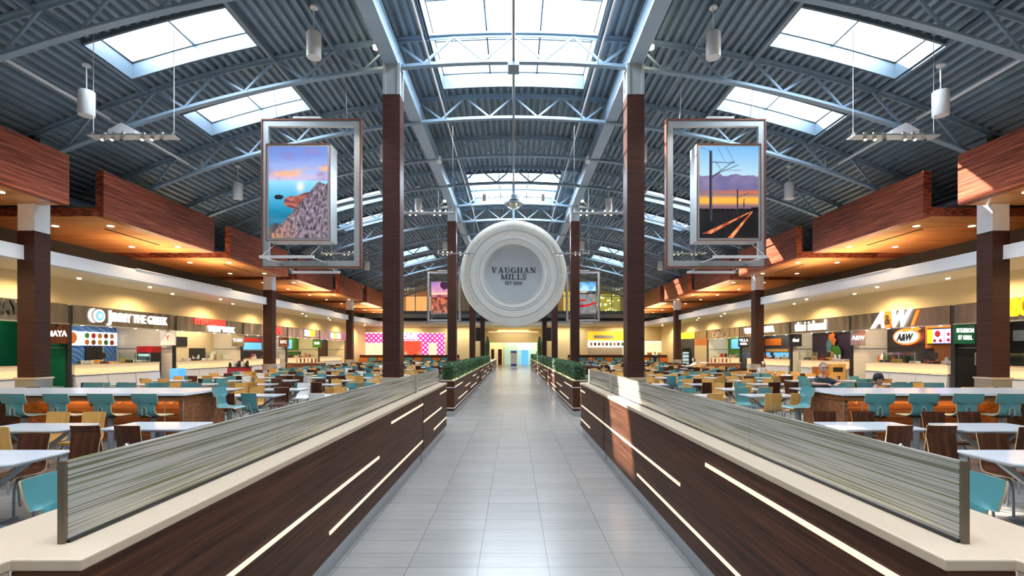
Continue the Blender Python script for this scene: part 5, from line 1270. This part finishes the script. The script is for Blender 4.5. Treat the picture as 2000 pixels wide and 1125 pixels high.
for s in (-1, 1):
    for xx, cc, pw in ((13, (1, .8, .5), 150), (6, (1, .85, .6), 120)): area_light('end_walk_light', (s*xx, 56.8, 4.55), 4, 1, pw, cc)
area_light('corridor_light', (0, 62, 4.5), 4, 5, 130, (1, .86, .62))
# ================================================================ PEOPLE
def human(name, label, loc, rz, mats, pose, hair='short', glasses=False, cap=False, scale=1.0, extra=None):
    """pose: dict of joints (metres, facing +y). One skinned body mesh with per-region colours."""
    J = pose; names = ['pelvis','waist','chest','neck','head0','shL','elL','wrL','shR','elR','wrR','hipL','knL','anL','toL','hipR','knR','anR','toR']
    par = {'waist':'pelvis','chest':'waist','neck':'chest','head0':'neck','shL':'chest','elL':'shL','wrL':'elL','shR':'chest','elR':'shR','wrR':'elR','hipL':'pelvis','knL':'hipL','anL':'knL','toL':'anL','hipR':'pelvis','knR':'hipR','anR':'knR','toR':'anR'}
    rad = {'pelvis':(.15,.11),'waist':(.135,.10),'chest':(.155,.11),'neck':(.055,.055),'head0':(.05,.05),'sh':(.065,.06),'el':(.042,.042),'wr':(.026,.022),'hip':(.09,.09),'kn':(.058,.058),'an':(.038,.038),'to':(.04,.03)}
    vs_, es, rr = [], [], []
    idx = {}
    for n_ in names:
        idx[n_] = len(vs_); vs_.append(J[n_]); key = n_ if n_ in rad else n_[:-1]; rr.append(rad[key])
        if n_ in par: es.append((idx[par[n_]], idx[n_]))
    for sd in 'LR':
        wr, el = Vector(J['wr'+sd]), Vector(J['el'+sd]); d = (wr-el).normalized(); sideV = Vector((1,0,0)) if abs(d.x) < .8 else Vector((0,1,0)); sideV = (sideV-d*sideV.dot(d)).normalized(); dn = d.cross(sideV)
        if dn.z > 0: dn = -dn
        pm = wr+d*.055; pi = len(vs_); vs_.append(tuple(pm)); rr.append((.038, .018)); es.append((idx['wr'+sd], pi))
        for k, L_ in enumerate((.060, .070, .066, .052)):
            b = pm+d*.025+sideV*(-.027+.018*k); m_ = b+d*L_*.5+dn*.008; e = m_+d*L_*.35+dn*.028
            i0 = len(vs_); vs_ += [tuple(b), tuple(m_), tuple(e)]; rr += [(.010,.010),(.009,.009),(.007,.007)]; es += [(pi, i0), (i0, i0+1), (i0+1, i0+2)]
        b = wr+d*.03-sideV*.035*(1 if sd == 'L' else -1); e = b+d*.045-sideV*.02*(1 if sd == 'L' else -1)+dn*.015
        i0 = len(vs_); vs_ += [tuple(b), tuple(e)]; rr += [(.013,.013),(.009,.009)]; es += [(idx['wr'+sd], i0), (i0, i0+1)]
    me = bpy.data.meshes.new('p'); me.from_pydata([tuple(v) for v in vs_], es, []); ob = bpy.data.objects.new('p', me); COL.objects.link(ob)
    sk = ob.modifiers.new('s', 'SKIN')
    for i, r in enumerate(rr):
        me.skin_vertices[0].data[i].radius = r; me.skin_vertices[0].data[i].use_root = (i == 0)
    sk.use_smooth_shade = True; sb = ob.modifiers.new('b', 'SUBSURF'); sb.levels = 1; sb.render_levels = 1
    dg = bpy.context.evaluated_depsgraph_get(); dg.update(); m2 = bpy.data.meshes.new_from_object(ob.evaluated_get(dg)); bpy.data.objects.remove(ob)
    # head: shaped ellipsoid merged in the same mesh
    bm = bmesh.new(); bm.from_mesh(m2)
    hc = Vector(J['headc']); n0 = len(bm.verts)
    g = bmesh.ops.create_uvsphere(bm, u_segments=20, v_segments=14, radius=1.0)
    for v in g['verts']:
        p_ = v.co.copy(); x_, y_, z_ = p_
        q = Vector((x_*.076, y_*.095, z_*.118))
        if z_ < -.1: q.x *= 1+.28*z_; q.y *= (1+.10*z_); q.y += .010*(-z_)
        if y_ > .80 and -.38 < z_ < .12 and abs(x_) < .26: q.y += .024*(1-abs(x_)/.26)*(.5-(z_+.1)*1.0)
        if y_ > .6 and .02 < z_ < .32 and .18 < abs(x_) < .55: q.y -= .007
        if y_ > .75 and -.62 < z_ < -.42 and abs(x_) < .35: q.y += .006
        v.co = hc+q
    for sx_ in (-1, 1):
        g2 = bmesh.ops.create_uvsphere(bm, u_segments=8, v_segments=6, radius=1.0)
        for v in g2['verts']: v.co = hc+Vector((sx_*.077+v.co.x*.010, -.008+v.co.y*.018, -.005+v.co.z*.032))
    bm.to_mesh(m2); bm.free()
    order = ['shirt', 'skin', 'trousers', 'shoe']
    m2.materials.clear()
    for k in order: m2.materials.append(mats[k])
    sl = mats.get('sleeve', .5)
    def seg(p_, a, b):
        a, b = Vector(a), Vector(b); d = b-a; t_ = max(0, min(1, (p_-a).dot(d)/d.length_squared)); return (p_-a-d*t_).length, t_
    for f in m2.polygons:
        c_ = f.center; best = min(((seg(c_, J[par[n_]], J[n_])[0]-rad[n_ if n_ in rad else n_[:-1]][0]*.6, n_, seg(c_, J[par[n_]], J[n_])[1]) for n_ in par), key=lambda q: q[0])
        n_ = best[1]; f.use_smooth = True
        if (c_-hc).length < .14 or n_ in ('head0',): k = 1
        elif n_ == 'neck': k = 1 if best[2] > .6 else 0
        elif n_[:2] == 'el': k = 0 if best[2] < sl*2 else 1
        elif n_[:2] == 'wr': k = 0 if sl >= 1 and best[2] < .9 else 1
        elif n_[:3] == 'hip' or n_[:2] in ('kn', 'an'): k = 2
        elif n_[:2] == 'to': k = 3
        else: k = 0
        f.material_index = k
    t = thing('person', label, 'person', loc); t.rotation_euler = (0, 0, rz); t.scale = (scale,)*3
    m2.name = 'body'; link('body', m2, t)
    mb = MB()
    # hair cap: partial ellipsoid shell
    for i in range(16):
        for j in range(7):
            def P_(a, b):
                th = 2*PI*a/16; ph = PI*.56*b/7
                x_, y_, z_ = math.sin(ph)*math.cos(th), math.sin(ph)*math.sin(th), math.cos(ph)
                lim = 1.0
                if y_ > .35 and b > 3: lim = .90
                return hc+Vector((x_*.083*lim, (y_*.102-.006)*lim, z_*.125))
            mb.add([P_(i, j), P_(i+1, j), P_(i+1, j+1), P_(i, j+1)], [(0,1,2,3)])
    if hair == 'long':
        for i in range(9):
            a = PI+PI*i/8; mb.tube(hc+Vector((math.cos(a)*.07, math.sin(a)*.085, .03)), hc+Vector((math.cos(a)*.085, math.sin(a)*.10, -.20)), .032, 7, .018)
    mb.build('hair', mats['hair'], t, smooth=True, off=(0,0,0))
    ey = MB()
    for sx_ in (-1, 1): ey.lathe([(.001, -.008), (.010, -.004), (.011, .0), (.001, .006)], hc+Vector((sx_*.030, .087, .012)), 8, 'y')
    ey.build('eyes', M['black'], t, off=(0,0,0))
    if glasses:
        g_ = MB()
        for sx_ in (-1, 1):
            g_.path([hc+Vector((sx_*.031+.022*math.cos(a), .102, .012+.016*math.sin(a))) for a in [2*PI*q/10 for q in range(11)]], .0028, 5)
            g_.tube(hc+Vector((sx_*.053, .10, .016)), hc+Vector((sx_*.078, 0, .012)), .003, 5)
        g_.tube(hc+Vector((-.010, .104, .014)), hc+Vector((.010, .104, .014)), .003, 5); g_.build('glasses', M['black'], t, off=(0,0,0))
    if cap:
        c_ = MB(); c_.lathe([(.094, .0), (.098, .03), (.090, .075), (.060, .118), (.001, .132)], hc+Vector((0, -.004, .022)), 20)
        c_.prism([(-.075, .06), (-.06, .13), (-.03, .16), (.03, .16), (.06, .13), (.075, .06)], (hc+Vector((0,0,.030)), (1,0,0), (0,1,-.15), (0,0,1)), -.005, .005)
        c_.build('cap', M['capblack'], t, smooth=True, off=(0,0,0))
    if extra: extra(t)
    return t
def sit_pose(seat=.45, lean=.06, arms='table', tz=.76, turn=0.0):
    h = seat+.10; P_ = {'pelvis': (0,0,h), 'waist': (0,-.02+lean*.3,h+.18), 'chest': (0,lean*.8-.01,h+.38), 'neck': (0,lean+.0,h+.50), 'head0': (0,lean+.02,h+.57), 'headc': (turn*.3,lean+.045,h+.665)}
    for sg, k in ((1, 'L'), (-1, 'R')):
        P_['sh'+k] = (sg*.19, lean*.8, h+.40); P_['hip'+k] = (sg*.10, .03, h-.02); P_['kn'+k] = (sg*.13, .43, h+.0)
        P_['an'+k] = (sg*.12, .46, max(.08, h-.44)); P_['to'+k] = (sg*.13, .60, max(.05, h-.49))
        if arms == 'table': P_['el'+k] = (sg*.25, .18+lean, max(tz+.04, h+.16)); P_['wr'+k] = (sg*.12, .38+lean, tz+.05)
        else: P_['el'+k] = (sg*.25, .06, h+.14); P_['wr'+k] = (sg*.14, .26, h+.12)
    return P_
def stand_pose(step=.0):
    P_ = {'pelvis': (0,0,.93), 'waist': (0,0,1.10), 'chest': (0,.0,1.29), 'neck': (0,.0,1.42), 'head0': (0,.015,1.49), 'headc': (0,.03,1.60)}
    for sg, k in ((1, 'L'), (-1, 'R')):
        P_['sh'+k] = (sg*.185, 0, 1.36); P_['el'+k] = (sg*.24, -.02, 1.09); P_['wr'+k] = (sg*.22, .10, .87)
        P_['hip'+k] = (sg*.09, 0, .90); P_['kn'+k] = (sg*.10, .03+sg*step, .50); P_['an'+k] = (sg*.10, sg*step*1.5, .09); P_['to'+k] = (sg*.11, .14+sg*step*1.5, .05)
    return P_
def outfit(shirt, trousers=None, hair='hairdark', sleeve=.45): return {'shirt': M[shirt], 'skin': M['skin'], 'trousers': trousers and M[trousers] or M['denim'], 'shoe': M['black'], 'hair': M[hair], 'sleeve': sleeve}
human('person', 'person in a dark t-shirt and glasses sitting behind the tall right bar', (6.78, 11.0, 0), PI-.15, outfit('tee', hair='hairgrey'), sit_pose(.64, .02, 'table', 1.04), glasses=True, scale=1.04)
put_stool(6.78, 11.02, PI, 'teal stool with the seated person in dark t-shirt, behind the right bar').scale = (1, 1, .80)
human('person', 'person in a black cap bent over the tall right bar', (7.92, 11.10, 0), PI+.95, outfit('cloth_blue', sleeve=1.0), sit_pose(.44, .10, 'table', .92), cap=True)
human('person', 'person with dark hair and pale top seated beyond the right tables', (12.6, 34.6, 0), PI*.5, outfit('cloth_light'), sit_pose(.45, .1, 'table', .74), hair='long')
human('person', 'person in black standing by the far right counters', (12.8, 45.2, 0), PI*.7, outfit('black', 'black'), stand_pose(.05))
human('person', 'person in dark blue seated beside the far right planter', (6.0, 38.2, 0), PI*.8, outfit('cloth_blue'), sit_pose(.45, .14, 'table', .74), hair='long')
human('person', 'person in black working behind the sandwich stall counter', (-18.3, 45.6, 0), -PI/2, outfit('black', 'black'), stand_pose())
human('person', 'person in grey working behind the red awninged stall counter', (-18.2, 36.4, 0), -PI/2, outfit('cloth_tealish', 'black'), stand_pose())
human('person', 'person in a pale top seated by the second right column', (12.2, 24.6, 0), PI, outfit('cloth_light'), sit_pose(.45, .1, 'table', .74), hair='long')
human('person', 'person in a pale jacket standing at the corridor shop window', (2.9, 62.5, 0), 0, outfit('cloth_light', 'black', sleeve=1.0), stand_pose(.04))
